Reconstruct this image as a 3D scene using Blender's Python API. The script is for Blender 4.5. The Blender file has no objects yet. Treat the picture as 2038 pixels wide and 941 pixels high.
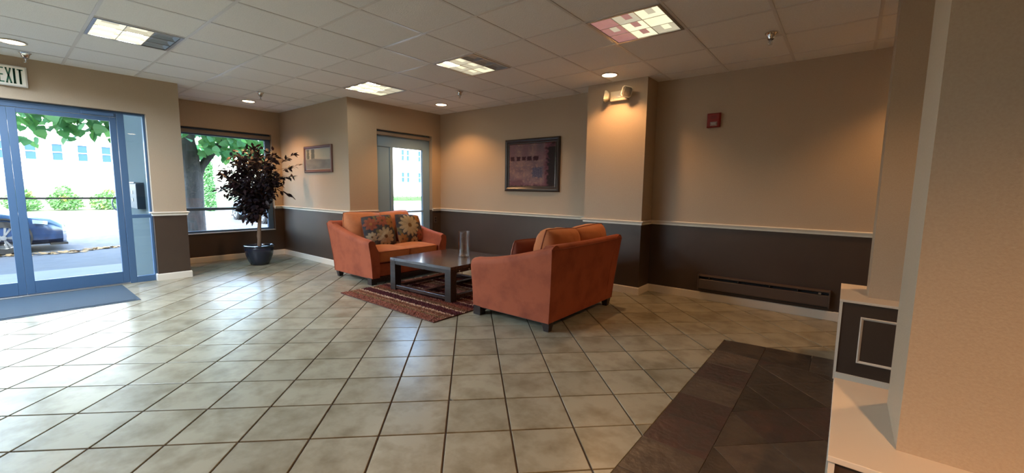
import bpy, bmesh, math, random
from mathutils import Vector, Matrix, noise
random.seed(7)
C = bpy.context.scene.collection
PI = math.pi
SC = bpy.context.scene

# ------------------------------------------------------------------ camera
cam = bpy.data.cameras.new('camera'); camo = bpy.data.objects.new('camera', cam); C.objects.link(camo)
yaw, pit, rol = 0.6760117, 0.1116041, 0.0141905
f = Vector((-math.sin(yaw)*math.cos(pit), math.cos(yaw)*math.cos(pit), -math.sin(pit)))
r = Vector((math.cos(yaw), math.sin(yaw), 0)); u = r.cross(f)
c_, s_ = math.cos(rol), math.sin(rol)
r2 = c_*r + s_*u; u2 = -s_*r + c_*u
M = Matrix((r2, u2, -f)).transposed().to_4x4(); M.translation = (0, 0, 1.258)
camo.matrix_world = M
cam.sensor_fit = 'HORIZONTAL'; cam.sensor_width = 36.0; cam.lens = 827.876/2038*36.0
cam.clip_start = 0.05; cam.clip_end = 300
SC.camera = camo

# ------------------------------------------------------------------ world, sun, exposure
w = bpy.data.worlds.new('world'); SC.world = w; w.use_nodes = True
wn = w.node_tree.nodes; wl = w.node_tree.links
bg = wn['Background']
sky = wn.new('ShaderNodeTexSky'); sky.sky_type = 'NISHITA'
sky.sun_disc = False; sky.sun_elevation = math.radians(50); sky.sun_rotation = math.radians(110)
sky.air_density = 1.2; sky.dust_density = 2.5; sky.ozone_density = 2.0
wl.new(sky.outputs[0], bg.inputs[0]); bg.inputs[1].default_value = 1.05
sun = bpy.data.lights.new('sun', 'SUN'); sun.energy = 3.4; sun.angle = math.radians(0.6); sun.color = (1.0, .97, .9)
suno = bpy.data.objects.new('sun', sun); C.objects.link(suno)
suno.rotation_euler = Vector((-0.62, 0.16, -0.77)).to_track_quat('-Z', 'Y').to_euler()
SC.view_settings.view_transform = 'Standard'; SC.view_settings.look = 'None'
SC.view_settings.exposure = 1.55; SC.view_settings.gamma = 1.0
SC.view_settings.use_curve_mapping = False
cy = SC.cycles
cy.use_denoising = True; cy.max_bounces = 10; cy.diffuse_bounces = 6; cy.glossy_bounces = 4
cy.transmission_bounces = 6; cy.transparent_max_bounces = 12
cy.sample_clamp_indirect = 20.0; cy.caustics_reflective = False; cy.caustics_refractive = False
CAN_W = 25.0         # watts of one downlight
CAN_COL = (1.0, .52, .21)

H = 2.5825            # ceiling height
GX0, GY0, GM, GN = -3.5784, 1.8283, .6096, .6114

# ------------------------------------------------------------------ materials
def mat(name, col, rough=.6, metal=0., spec=.5, col2=None, nscale=8., namt=1., bump=0., bscale=60., rnd=0.,
        emit=None, estr=0., sheen=0., coat=0., detail=4., vcol=False, stretch=None, lo=.35, hi=.65, world=True, trans=0., band=None):
    m = bpy.data.materials.new(name); m.use_nodes = True
    nt = m.node_tree; b = nt.nodes['Principled BSDF']; L = nt.links; N = nt.nodes
    b.inputs['Base Color'].default_value = (*col, 1); b.inputs['Roughness'].default_value = rough
    b.inputs['Metallic'].default_value = metal; b.inputs['Specular IOR Level'].default_value = spec
    if sheen: b.inputs['Sheen Weight'].default_value = sheen; b.inputs['Sheen Roughness'].default_value = .35; b.inputs['Sheen Tint'].default_value = (min(1, col[0]*2.2), min(1, col[1]*2.2+.1), min(1, col[2]*2+.1), 1)
    if coat: b.inputs['Coat Weight'].default_value = coat; b.inputs['Coat Roughness'].default_value = .12
    pos = None
    def P():
        nonlocal pos
        if pos is None:
            if world:
                g = N.new('ShaderNodeNewGeometry'); pos = g.outputs['Position']
            else:
                g = N.new('ShaderNodeTexCoord'); pos = g.outputs['Object']
            if rnd:
                oi = N.new('ShaderNodeObjectInfo'); vm = N.new('ShaderNodeVectorMath'); vm.operation = 'MULTIPLY_ADD'
                cx = N.new('ShaderNodeCombineXYZ'); L.new(oi.outputs['Random'], cx.inputs[0]); L.new(oi.outputs['Random'], cx.inputs[2])
                L.new(cx.outputs[0], vm.inputs[0]); vm.inputs[1].default_value = (37, 0, 91); L.new(pos, vm.inputs[2]); pos = vm.outputs[0]
            if stretch:
                mp = N.new('ShaderNodeMapping'); mp.inputs['Scale'].default_value = stretch; L.new(pos, mp.inputs[0]); pos = mp.outputs[0]
        return pos
    out = None
    if vcol:
        a = N.new('ShaderNodeVertexColor'); a.layer_name = 'Col'; out = a.outputs[0]
    if col2:
        n = N.new('ShaderNodeTexNoise'); n.inputs['Scale'].default_value = nscale; n.inputs['Detail'].default_value = detail; n.inputs['Roughness'].default_value = .6
        L.new(P(), n.inputs['Vector'])
        mr = N.new('ShaderNodeMapRange'); mr.inputs[1].default_value = lo; mr.inputs[2].default_value = hi; mr.inputs[4].default_value = namt
        L.new(n.outputs[0], mr.inputs[0])
        mx = N.new('ShaderNodeMix'); mx.data_type = 'RGBA'; mx.inputs[6].default_value = (*col, 1); mx.inputs[7].default_value = (*col2, 1)
        if out is not None: L.new(out, mx.inputs[6])
        L.new(mr.outputs[0], mx.inputs[0]); out = mx.outputs[2]
    if rnd:
        oi = N.new('ShaderNodeObjectInfo'); mr = N.new('ShaderNodeMapRange'); mr.inputs[3].default_value = 1-rnd; mr.inputs[4].default_value = 1+rnd
        L.new(oi.outputs['Random'], mr.inputs[0])
        vm = N.new('ShaderNodeVectorMath'); vm.operation = 'SCALE'; L.new(mr.outputs[0], vm.inputs['Scale'])
        if out is not None: L.new(out, vm.inputs[0])
        else: vm.inputs[0].default_value = col
        out = vm.outputs[0]
    if out is not None: L.new(out, b.inputs['Base Color'])
    if bump:
        n = N.new('ShaderNodeTexNoise'); n.inputs['Scale'].default_value = bscale; n.inputs['Detail'].default_value = 3
        L.new(P(), n.inputs['Vector'])
        bp = N.new('ShaderNodeBump'); bp.inputs['Strength'].default_value = bump; bp.inputs['Distance'].default_value = .01
        L.new(n.outputs[0], bp.inputs['Height']); L.new(bp.outputs[0], b.inputs['Normal'])
    if emit:
        b.inputs['Emission Color'].default_value = (*emit, 1); b.inputs['Emission Strength'].default_value = estr
    if trans:
        tr = N.new('ShaderNodeBsdfTranslucent'); ms = N.new('ShaderNodeMixShader'); ms.inputs[0].default_value = trans
        tr.inputs[0].default_value = (min(1, col[0]*1.6), min(1, col[1]*1.6), min(1, col[2]*1.2), 1)
        L.new(b.outputs[0], ms.inputs[1]); L.new(tr.outputs[0], ms.inputs[2]); L.new(ms.outputs[0], N['Material Output'].inputs[0])
    return m
def glassmat(name, tint=(.93, .97, .98), refl=1.0, rough=0.0):
    m = bpy.data.materials.new(name); m.use_nodes = True; nt = m.node_tree; N = nt.nodes; L = nt.links
    N.remove(N['Principled BSDF'])
    t = N.new('ShaderNodeBsdfTransparent'); t.inputs[0].default_value = (*tint, 1)
    g = N.new('ShaderNodeBsdfGlossy'); g.inputs['Roughness'].default_value = rough
    fr = N.new('ShaderNodeLayerWeight'); fr.inputs[0].default_value = .5
    pw = N.new('ShaderNodeMath'); pw.operation = 'POWER'; pw.inputs[1].default_value = 4.5; L.new(fr.outputs['Facing'], pw.inputs[0])
    mu = N.new('ShaderNodeMath'); mu.operation = 'MULTIPLY_ADD'; mu.use_clamp = True; mu.inputs[1].default_value = .7*refl; mu.inputs[2].default_value = .05*refl; L.new(pw.outputs[0], mu.inputs[0])
    ms = N.new('ShaderNodeMixShader'); L.new(mu.outputs[0], ms.inputs[0]); L.new(t.outputs[0], ms.inputs[1]); L.new(g.outputs[0], ms.inputs[2])
    L.new(ms.outputs[0], N['Material Output'].inputs[0])
    return m
m_wall = mat('wall_tan_paint', (.46, .36, .255), .5, col2=(.43, .33, .23), nscale=140, bump=.16, bscale=190)
m_wains = mat('wainscot_brown_paint', (.064, .040, .026), .42, col2=(.058, .036, .024), nscale=3, bump=.12, bscale=260)
m_trim = mat('trim_cream_paint', (.78, .71, .60), .35)
m_cap = mat('cap_cream_laminate', (.70, .60, .48), .5)
m_tile = mat('floor_tile_glaze', (.335, .305, .22), .28, spec=.30, col2=(.185, .155, .095), nscale=5.5, namt=.85, bump=.10, bscale=14, rnd=.09, lo=.42, hi=.68)
m_grout = mat('grout', (.075, .055, .042), .9, bump=.3, bscale=200)
m_slate = mat('slate', (.050, .038, .029), .36, spec=.4, col2=(.092, .067, .046), nscale=9, namt=.9, bump=.5, bscale=22, rnd=.38, detail=8)
m_slater = mat('slate_rust', (.085, .045, .036), .36, spec=.4, col2=(.055, .044, .036), nscale=9, namt=.9, bump=.5, bscale=22, rnd=.25, detail=8)
m_ctile = mat('ceiling_tile_mineral', (.85, .84, .82), .9, spec=.2, col2=(.77, .76, .74), nscale=130, namt=.8, bump=.35, bscale=150, rnd=.025)
m_bar = mat('ceiling_grid_bar', (.68, .66, .64), .3)
m_plenum = mat('plenum', (.12, .10, .09), .9)
m_frame = mat('storefront_frame_haze_blue', (.062, .125, .23), .38, spec=.5)  # blue veil of glare mixed into a likely dark bronze frame
m_frame3 = mat('corner_window_frame', (.22, .36, .52), .38)
m_gasket = mat('gasket', (.02, .022, .025), .6)
m_glass = glassmat('window_glass')
m_vase = glassmat('vase_glass', (.985, .985, .98), 1.1)
m_mat = mat('entrance_mat', (.055, .075, .10), .95, bump=.8, bscale=400, sheen=.2)
m_sofa = mat('rust_velvet', (.37, .088, .038), .72, spec=.25, col2=(.19, .038, .018), nscale=4.5, namt=.9, sheen=.35, bump=.25, bscale=9, world=False, detail=6, lo=.45, hi=.8)
m_cush = mat('rust_velvet_cushion', (.53, .175, .062), .7, spec=.25, col2=(.36, .095, .035), nscale=6, namt=.6, sheen=.4, bump=.3, bscale=11, world=False, lo=.45, hi=.8)
m_welt = mat('velvet_welt', (.26, .060, .025), .8)
m_dkwood = mat('dark_stained_wood', (.022, .015, .013), .35, spec=.3, col2=(.045, .028, .022), nscale=6, stretch=(1, 8, 8))
m_tabletop = mat('espresso_table_top', (.036, .022, .019), .17, spec=.6, col2=(.070, .042, .034), nscale=5, stretch=(1, 9, 1), coat=.3)
m_bolt = mat('nickel_bolt', (.55, .52, .48), .3, metal=1)
m_rugback = mat('rug_backing', (.10, .035, .025), .95)
m_pile = mat('rug_pile', (.3, .1, .08), .95, spec=.1, vcol=True)
m_print = mat('printed_cloth', (.3, .2, .2), .8, spec=.2, vcol=True, sheen=.15)
m_art = mat('art_print', (.3, .2, .2), .6, spec=.2, vcol=True)
m_artframe = mat('art_frame_espresso', (.028, .019, .018), .3, spec=.5)
m_artlip = mat('art_frame_lip', (.10, .08, .075), .22, metal=.7)
m_frame2 = mat('art_frame_cherry', (.15, .072, .060), .35)
m_silver = mat('art_fillet_silver', (.55, .56, .58), .3, metal=.6)
m_chrome = mat('chrome', (.75, .74, .72), .12, metal=1)
m_steel = mat('brushed_steel', (.5, .5, .5), .35, metal=1)
m_plastic = mat('cream_plastic', (.70, .62, .48), .4)
m_lens = mat('lamp_lens', (.20, .17, .13), .2, metal=.2, spec=.6, bump=.5, bscale=120)
m_red = mat('alarm_red', (.26, .016, .012), .4)
m_strobe = mat('strobe_lens', (.42, .36, .34), .12, bump=.6, bscale=90)
m_heater = mat('heater_brown_enamel', (.088, .061, .047), .38, spec=.5)
m_black = mat('black', (.008, .008, .008), .7)
m_green = mat('exit_green', (.020, .14, .085), .4)
m_exit = mat('exit_housing', (.62, .60, .55), .45)
m_pot = mat('glazed_pot', (.020, .026, .045), .13, spec=.7)
m_soil = mat('soil', (.05, .035, .025), 1)
m_bark = mat('plant_stem', (.23, .15, .10), .8)
m_leaf = mat('burgundy_leaf', (.020, .015, .021), .42, spec=.3, rnd=.5, trans=.04)
m_leaf2 = mat('burgundy_leaf_b', (.036, .019, .022), .42, spec=.3, trans=.05)
m_tleaf = mat('tree_leaf', (.17, .38, .14), .55, rnd=.35, trans=.5)
m_tleaf2 = mat('tree_leaf_dark', (.10, .28, .12), .55, trans=.45)
m_tbark = mat('tree_bark', (.095, .085, .080), .9, col2=(.05, .045, .042), nscale=14, bump=.8, bscale=20, stretch=(1, 1, .25))
m_shrub = mat('shrub_leaf', (.09, .20, .06), .6, trans=.25, col2=(.36, .32, .06), nscale=1.3, lo=.56, hi=.66)
m_hedge = mat('hedge_leaf', (.07, .20, .06), .6, trans=.3)
m_asph = mat('asphalt', (.075, .077, .082), .8, col2=(.062, .062, .067), nscale=5, bump=.4, bscale=90)
m_conc = mat('concrete_walk', (.17, .17, .166), .8, col2=(.15, .15, .147), nscale=2, bump=.2, bscale=60)
m_litter = mat('dry_leaf', (.28, .17, .07), .9, rnd=.3)
m_stucco = mat('stucco_white', (.80, .76, .70), .9, bump=.1, bscale=40)
m_extwall = mat('exterior_stucco', (.065, .088, .085), .9, bump=.2, bscale=60)
m_retain = mat('retaining_block', (.20, .185, .17), .9, bump=.3, bscale=20)
m_pane = mat('dark_pane', (.025, .065, .125), .45, spec=.15)
m_wframe = mat('white_frame', (.80, .80, .78), .5)
m_rail = mat('iron_rail', (.10, .09, .09), .5)
m_line = mat('road_paint', (.75, .75, .72), .6)
m_car = mat('car_navy', (.012, .035, .10), .22, spec=.7, coat=1.0)
m_carg = mat('car_glass', (.02, .025, .03), .05, spec=.9)
m_tyre = mat('tyre', (.015, .015, .016), .8)
m_rim = mat('rim', (.42, .43, .44), .28, metal=.8)
m_head = mat('headlight', (.55, .65, .75), .08, metal=.4, spec=.8)
m_roof = mat('roofing', (.25, .24, .22), .9)
m_reflector = mat('louver_silver', (.62, .62, .60), .25, metal=.75)
m_lamp = mat('lit_lens', (.6, .6, .5), .5, emit=(1.0, .91, .60), estr=.36)
m_lampd = mat('dim_lens', (.5, .5, .45), .5, emit=(1.0, .90, .64), estr=.17)
m_lampr = mat('pink_reflection_lens', (.5, .32, .30), .5, emit=(1.0, .46, .42), estr=.11)  # pink colour and glow stand in for a red reflection
m_lampo = mat('unlit_lens', (.28, .33, .37), .3, metal=.3)
m_slot = mat('tube_glow', (.9, .9, .8), .5, emit=(1.0, .96, .82), estr=19.0)
m_slotc = mat('added_fill_glow_cool', (.9, .9, .9), .5, emit=(.66, .82, 1.0), estr=150.0)  # glow of the added fill troffers out of view
m_can = mat('downlight_lens', (1, .9, .8), .5, emit=(1.0, .74, .46), estr=6.)
m_canring = mat('downlight_ring', (.70, .62, .52), .4)
m_callbox = mat('callbox_dark', (.05, .07, .09), .4)

# ------------------------------------------------------------------ mesh helpers
class MB:
    def __init__(s): s.v = []; s.f = []; s.mi = []; s.c = []
    def add(s, vs, fs, mi=0):
        o = len(s.v); s.v += [tuple(p) for p in vs]
        for q in fs: s.f.append([i+o for i in q]); s.mi.append(mi)
        return s
    def box(s, a, b, mi=0, ch=0.):
        x0, y0, z0 = a; x1, y1, z1 = b
        if x0 > x1: x0, x1 = x1, x0
        if y0 > y1: y0, y1 = y1, y0
        if z0 > z1: z0, z1 = z1, z0
        if ch <= 0:
            vs = [(x, y, z) for z in (z0, z1) for y in (y0, y1) for x in (x0, x1)]
            return s.add(vs, [(0, 2, 3, 1), (4, 5, 7, 6), (0, 1, 5, 4), (2, 6, 7, 3), (0, 4, 6, 2), (1, 3, 7, 5)], mi)
        bm = bmesh.new(); bmesh.ops.create_cube(bm, size=1)
        for v in bm.verts: v.co = Vector(((x0+x1)/2+v.co.x*(x1-x0), (y0+y1)/2+v.co.y*(y1-y0), (z0+z1)/2+v.co.z*(z1-z0)))
        bmesh.ops.bevel(bm, geom=bm.edges[:], offset=ch, segments=2, affect='EDGES', profile=.5)
        return s.bm(bm, mi)
    def bm(s, bm, mi=0, mtx=None):
        bm.verts.index_update()
        vs = [(mtx @ v.co) if mtx else v.co.copy() for v in bm.verts]
        s.add(vs, [[v.index for v in q.verts] for q in bm.faces], mi); bm.free(); return s
    def loft(s, rings, closed=True, cap=True, mi=0):
        n = len(rings[0]); o = len(s.v)
        for q in rings: s.v += [tuple(p) for p in q]
        for i in range(len(rings)-1):
            for j in range(n if closed else n-1):
                k = (j+1) % n
                s.f.append([o+i*n+j, o+i*n+k, o+(i+1)*n+k, o+(i+1)*n+j]); s.mi.append(mi)
        if cap and closed:
            s.f.append([o+j for j in range(n)][::-1]); s.mi.append(mi)
            s.f.append([o+(len(rings)-1)*n+j for j in range(n)]); s.mi.append(mi)
        return s
    def lathe(s, prof, cx=0, cy=0, n=28, mi=0, cap=True):
        return s.loft([[(cx+r_*math.cos(2*PI*k/n), cy+r_*math.sin(2*PI*k/n), z) for k in range(n)] for r_, z in prof], True, cap, mi)
    def tube(s, pts, rad, n=8, mi=0):
        pts = [Vector(p) for p in pts]; rings = []
        for i, p in enumerate(pts):
            d = (pts[min(i+1, len(pts)-1)]-pts[max(i-1, 0)]).normalized()
            a = d.orthogonal().normalized() if i == 0 else (a - d*a.dot(d)).normalized()
            b = d.cross(a); R_ = rad[i] if isinstance(rad, (list, tuple)) else rad
            rings.append([p + R_*(math.cos(2*PI*k/n)*a + math.sin(2*PI*k/n)*b) for k in range(n)])
        return s.loft(rings, True, True, mi)
    def build(s, name, mats, parent=None, smooth=False, loc=None, rot=None, cols=None):
        me = bpy.data.meshes.new(name); me.from_pydata(s.v, [], s.f); me.update()
        for m_ in (mats if isinstance(mats, (list, tuple)) else [mats]): me.materials.append(m_)
        if any(s.mi): me.polygons.foreach_set('material_index', s.mi)
        bm = bmesh.new(); bm.from_mesh(me); bmesh.ops.recalc_face_normals(bm, faces=bm.faces[:]); bm.to_mesh(me); bm.free()
        if smooth:
            me.polygons.foreach_set('use_smooth', [True]*len(me.polygons))
            try: me.set_sharp_from_angle(angle=math.radians(smooth if smooth is not True else 45))
            except Exception: pass
        if cols:
            a = me.color_attributes.new('Col', 'FLOAT_COLOR', 'POINT')
            a.data.foreach_set('color', [q for c in cols for q in (*c, 1.0)])
        o = bpy.data.objects.new(name, me); C.objects.link(o)
        if parent is not None: o.parent = parent
        if loc is not None: o.location = loc
        if rot is not None: o.rotation_euler = rot
        return o
def thing(name, label, cat, loc=(0, 0, 0), rz=0, group=None):
    o = bpy.data.objects.new(name, None); C.objects.link(o); o.location = loc; o.rotation_euler = (0, 0, rz)
    o.empty_display_size = .1
    return tag(o, label, cat, group)
def tag(o, label, cat, group=None):
    o['label'] = label; o['category'] = cat
    if group: o['group'] = group
    return o
def struct(o, label=None):
    o['kind'] = 'structure'
    if label: o['label'] = label
    return o
def stuff(o): o['kind'] = 'stuff'; return o
def linkmesh(name, me, parent, loc=(0, 0, 0), rot=None, scale=None):
    o = bpy.data.objects.new(name, me); C.objects.link(o); o.parent = parent; o.location = loc
    if rot is not None: o.rotation_euler = rot
    if scale is not None: o.scale = scale
    return o
def clip(poly, x0, x1, y0, y1):
    for ax, v, sg in ((0, x0, 1), (0, x1, -1), (1, y0, 1), (1, y1, -1)):
        out = []
        for i in range(len(poly)):
            a, b = poly[i], poly[(i+1) % len(poly)]
            da, db = sg*(a[ax]-v), sg*(b[ax]-v)
            if da >= 0: out.append(a)
            if (da > 0 > db) or (da < 0 < db):
                t = da/(da-db); out.append((a[0]+t*(b[0]-a[0]), a[1]+t*(b[1]-a[1])))
        poly = out
        if len(poly) < 3: return []
    return poly
def area(p): return abs(sum(p[i][0]*p[(i+1) % len(p)][1]-p[(i+1) % len(p)][0]*p[i][1] for i in range(len(p))))/2

# ------------------------------------------------------------------ room dimensions
XW, XN, XC = -7.0, -8.197, -5.859            # entrance wall, window alcove wall, corner wall
YP, YS, YA, YCOL = 1.6406, 3.378, 5.185, 4.8655
CX0, CX1 = -2.69, -1.9137                    # column
XE, YB = 3.6, -4.6
RECTS = [(XW-.10, XE, YB, YP), (XN-.10, XE, YP, YS), (XC, XE, YS, YCOL), (XC, CX0, YCOL, YA), (CX1, XE, YCOL, YA)]
WT = .13
ZR = .875                                     # height where the paint changes

def wall(name, axis, pos, a0, a1, out, holes=(), z1=H+.12, thick=WT, label=None, z0=-.02):
    """axis 'x': wall in the plane x=pos running along y from a0 to a1; out: direction of the outside (+1/-1)."""
    mb = MB()
    cuts = sorted({a0, a1, *[h[0] for h in holes], *[h[1] for h in holes]})
    zc = sorted({z0, ZR, z1, *[h[2] for h in holes], *[h[3] for h in holes]})
    zc = [z for z in zc if z0 <= z <= z1]
    for i in range(len(cuts)-1):
        for j in range(len(zc)-1):
            ca, cz = (cuts[i]+cuts[i+1])/2, (zc[j]+zc[j+1])/2
            if any(h[0] < ca < h[1] and h[2] < cz < h[3] for h in holes): continue
            mi = 1 if cz < ZR else 0
            p0, p1 = pos, pos+out*thick
            if axis == 'x': mb.box((p0, cuts[i], zc[j]), (p1, cuts[i+1], zc[j+1]), mi)
            else: mb.box((cuts[i], p0, zc[j]), (cuts[i+1], p1, zc[j+1]), mi)
    return struct(mb.build(name, [m_wall, m_wains]), label)

DOOR_Y0, DOOR_Y1, DOOR_Z = -1.02, 1.292, 2.145
W2 = (1.80, 3.237, .465, 2.183)
W3 = (3.865, 4.985, .10, 2.183)
W4 = (-4.2, -1.9, .30, 2.30)  # opening added out of view to let in more daylight
wall('wall_west', 'x', XW, YB, YP, -1, [(DOOR_Y0, DOOR_Y1, -1, DOOR_Z), W4], thick=.16)
wall('wall_west_alcove', 'x', XN, YP, YS+.001, -1, [W2], thick=.16)
wall('wall_west_corner', 'x', XC, YS, YA, -1, [W3], thick=.16)
wall('wall_south_alcove', 'y', YP, XN-.16, XW-.16, -1, thick=.34)
wall('wall_north_alcove', 'y', YS, XN-.16, XC-.16, 1)
wall('wall_north', 'y', YA, XC-.16, XE+.1, 1)
wall('wall_east', 'x', XE, YB, YA, 1)
wall('wall_south', 'y', YB, XW-.16, XE+.1, -1)
mb = MB()
mb.box((CX0, YCOL, -.02), (CX1, YA, ZR), 1); mb.box((CX0, YCOL, ZR), (CX1, YA, H+.12), 0)
struct(mb.build('column_north', [m_wall, m_wains]), 'tan and brown painted column carrying the emergency light')

# chair rail and baseboards follow the room outline (interior on the right-hand side of each path)
def mould(name, path, prof, material, label=None):
    P_ = [Vector(p) for p in path]; rings = []
    for i, p in enumerate(P_):
        ns = []
        if i > 0: d = (P_[i]-P_[i-1]).normalized(); ns.append(Vector((d.y, -d.x)))
        if i < len(P_)-1: d = (P_[i+1]-P_[i]).normalized(); ns.append(Vector((d.y, -d.x)))
        if len(ns) == 2: n_ = ns[0]+ns[1]; n_ = n_/n_.dot(ns[0])
        else: n_ = ns[0]
        rings.append([(p.x+n_.x*o, p.y+n_.y*o, z) for o, z in prof])
    return struct(MB().loft(rings).build(name, material), label)
RAIL = [(0, .855), (.009, .855), (.012, .863), (.010, .872), (.016, .880), (.020, .889), (.030, .893), (.031, .900), (.024, .906), (0, .906)]
BASE = [(0, 0), (.013, 0), (.013, .080), (.010, .088), (0, .090)]
mould('trim_1', [(XW-.09, DOOR_Y1), (XW, DOOR_Y1), (XW, YP), (XN, YP), (XN, W2[0])], RAIL, m_trim)
mould('trim_2', [(XN, W2[1]), (XN, YS), (XC, YS), (XC, W3[0])], RAIL, m_trim)
mould('trim_3', [(XC, W3[1]), (XC, YA), (CX0, YA), (CX0, YCOL), (CX1, YCOL), (CX1, YA), (XE, YA)], RAIL, m_trim)
mould('trim_4', [(XW, W4[1]), (XW, DOOR_Y0)], RAIL, m_trim)
mould('baseboard_west', [(XW-.09, DOOR_Y1), (XW, DOOR_Y1), (XW, YP), (XN, YP), (XN, YS), (XC, YS), (XC, YA), (CX0, YA), (CX0, YCOL), (CX1, YCOL), (CX1, YA), (-.02, YA)], BASE, m_trim)
mould('baseboard_north', [(-.02, YA), (XE, YA)], [(a, b*1.03) for a, b in BASE], m_trim)
mould('baseboard_south', [(XW, YB), (XW, DOOR_Y0)], BASE, m_trim)

# ------------------------------------------------------------------ floor: slab, glazed tiles, slate inset
mb = MB()
for a, b, c, d in RECTS: mb.box((a, c, -.12), (b, d, -.007))
floor = struct(mb.build('floor', m_grout), 'green-beige glazed tiles laid diagonally with dark grout')
TS, TA = .338646, .775797
TX, TY = -1.528366, 1.379021
e1 = (math.cos(TA), math.sin(TA)); e2 = (-math.sin(TA), math.cos(TA))
SX0, SX1 = -.73, 1.30
def slate_y(x): return 3.865+.105*(x-SX0)     # the slate's far edge is slightly skewed
def prism(poly, ztop, zbot, ch):
    n = len(poly); cx = sum(p[0] for p in poly)/n; cyy = sum(p[1] for p in poly)/n
    # inset by ch
    if area(poly) < 0: pass
    sa = sum(poly[i][0]*poly[(i+1) % n][1]-poly[(i+1) % n][0]*poly[i][1] for i in range(n))
    if sa < 0: poly = poly[::-1]
    ins = []
    for i in range(n):
        p0, p1, p2 = Vector(poly[i-1]), Vector(poly[i]), Vector(poly[(i+1) % n])
        d1 = (p1-p0); d2 = (p2-p1)
        if d1.length < 1e-6 or d2.length < 1e-6: ins.append(tuple(p1)); continue
        d1.normalize(); d2.normalize()
        n1 = Vector((-d1.y, d1.x)); n2 = Vector((-d2.y, d2.x)); s = n1+n2
        k = s.dot(n1)
        s = s/k if abs(k) > .35 else n1
        ins.append(tuple(p1+s*ch))
    vs = [(p[0], p[1], zbot) for p in poly]+[(p[0], p[1], ztop-ch*.7) for p in poly]+[(p[0], p[1], ztop) for p in ins]
    fs = [[i, (i+1) % n, n+(i+1) % n, n+i] for i in range(n)]+[[n+i, n+(i+1) % n, 2*n+(i+1) % n, 2*n+i] for i in range(n)]+[list(range(2*n, 3*n))]
    return vs, fs
def tile_piece(poly, regions, ztop, zbot, ch, minarea=2e-4):
    full = area(poly); ps = [clip(poly, *rg) for rg in regions]; ps = [p for p in ps if len(p) >= 3 and area(p) > minarea]
    tot = sum(area(p) for p in ps)
    if tot < minarea*2: return None, False
    if tot > full*.9995: return [prism(poly, ztop, zbot, ch)], True
    if len(ps) == 1: return [prism(ps[0], ztop, zbot, ch)], False
    return [prism(p, ztop, zbot, .0004) for p in ps], False
sl_reg = [(XW-.075, SX0-.004, YB, YP), (XN, SX0-.004, YP, YS), (XC, SX0-.004, YS, YCOL), (SX0-.004, XE, 3.87, YCOL), (XC, CX0, YCOL, YA), (CX1, XE, YCOL, YA), (SX1+.004, XE, YB, 3.87)]
cands = []
g = .0048
base_sq = [(g, g), (TS-g, g), (TS-g, TS-g), (g, TS-g)]
for i in range(-24, 26):
    for j in range(-24, 26):
        poly = [(TX+(i*TS+a)*e1[0]+(j*TS+b)*e2[0], TY+(i*TS+a)*e1[1]+(j*TS+b)*e2[1]) for a, b in base_sq]
        cx = sum(p[0] for p in poly)/4; cyy = sum(p[1] for p in poly)/4
        if not (XN-.4 < cx < XE and YB < cyy < YA+.3): continue
        p_, isfull = tile_piece(poly, sl_reg, 0.0, -.0068, .002)
        if p_ is None: continue
        v = Vector((cx, cyy, -1.258)); dep = v.dot(f); lat = v.dot(r2); up = v.dot(u2)
        vis = dep > .3 and abs(lat/dep) < 1.27 and up/dep > -.62
        score = 1.0/(dep*dep*dep) if vis else 0
        cands.append((score, isfull, cx, cyy, p_))
cands.sort(key=lambda q: -q[0])
vs, fs = prism([(a-TS/2, b-TS/2) for a, b in base_sq], 0, -.0068, .002)
full_me = bpy.data.meshes.new('tile'); full_me.from_pydata(vs, [], fs); full_me.materials.append(m_tile); full_me.update()
rest = MB(); nt_ = 0
for sc_, isfull, cx, cyy, p_ in cands:
    if sc_ > 0 and nt_ < 298:
        nt_ += 1
        if isfull:
            o = linkmesh('tile', full_me, floor, (cx, cyy, random.uniform(-.0004, 0)), (random.uniform(-.0011, .0011), random.uniform(-.0011, .0011), TA))
        else:
            t = MB()
            for vv, ff in p_: t.add([(a-cx, b-cyy, z) for a, b, z in vv], ff)
            t.build('tile', m_tile, floor, loc=(cx, cyy, 0))
    else:
        for vv, ff in p_: rest.add(vv, ff)
stuff(rest.build('distant_tiles', m_tile, floor))
# slate: a border of squares, then half and whole tiles laid on the diagonal
slate = []
def sl(poly, reg=None):
    if reg: poly = clip(poly, *reg)
    if len(poly) < 3 or area(poly) < .002: return
    cx = sum(p[0] for p in poly)/len(poly); cyy = sum(p[1] for p in poly)/len(poly)
    if cyy < -.6: return
    vs, fs = prism(poly, 0, -.0068, .0015)
    t = MB(); t.add([(a-cx, b-cyy, z) for a, b, z in vs], fs)
    k = random.random()
    t.build('slate_tile', m_slater if k < .22 else m_slate, floor, loc=(cx, cyy, random.uniform(-.0008, .0006)))
gs = .0012; BW = .305
yy = 3.865
sl([(SX0, yy-BW), (SX0+BW-gs, yy-BW), (SX0+BW-gs, slate_y(SX0+BW)), (SX0+.05, slate_y(SX0+.05)), (SX0, slate_y(SX0)-.05)])
x = SX0+BW+gs
while x < SX1-.05:
    x2 = min(x+BW, SX1); sl([(x, yy-BW), (x2-gs, yy-BW), (x2-gs, slate_y(x2)), (x, slate_y(x))]); x = x2+gs
y = yy-BW-gs*2
k = 0
while y > -.6:
    hgt = BW; sl([(SX0, y-hgt), (SX0+BW-gs, y-hgt), (SX0+BW-gs, y), (SX0, y)]); y -= hgt+gs*2; k += 1
D = .431
ix0, ix1, iy1 = SX0+BW+gs, SX1, yy-BW-gs*2
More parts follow.
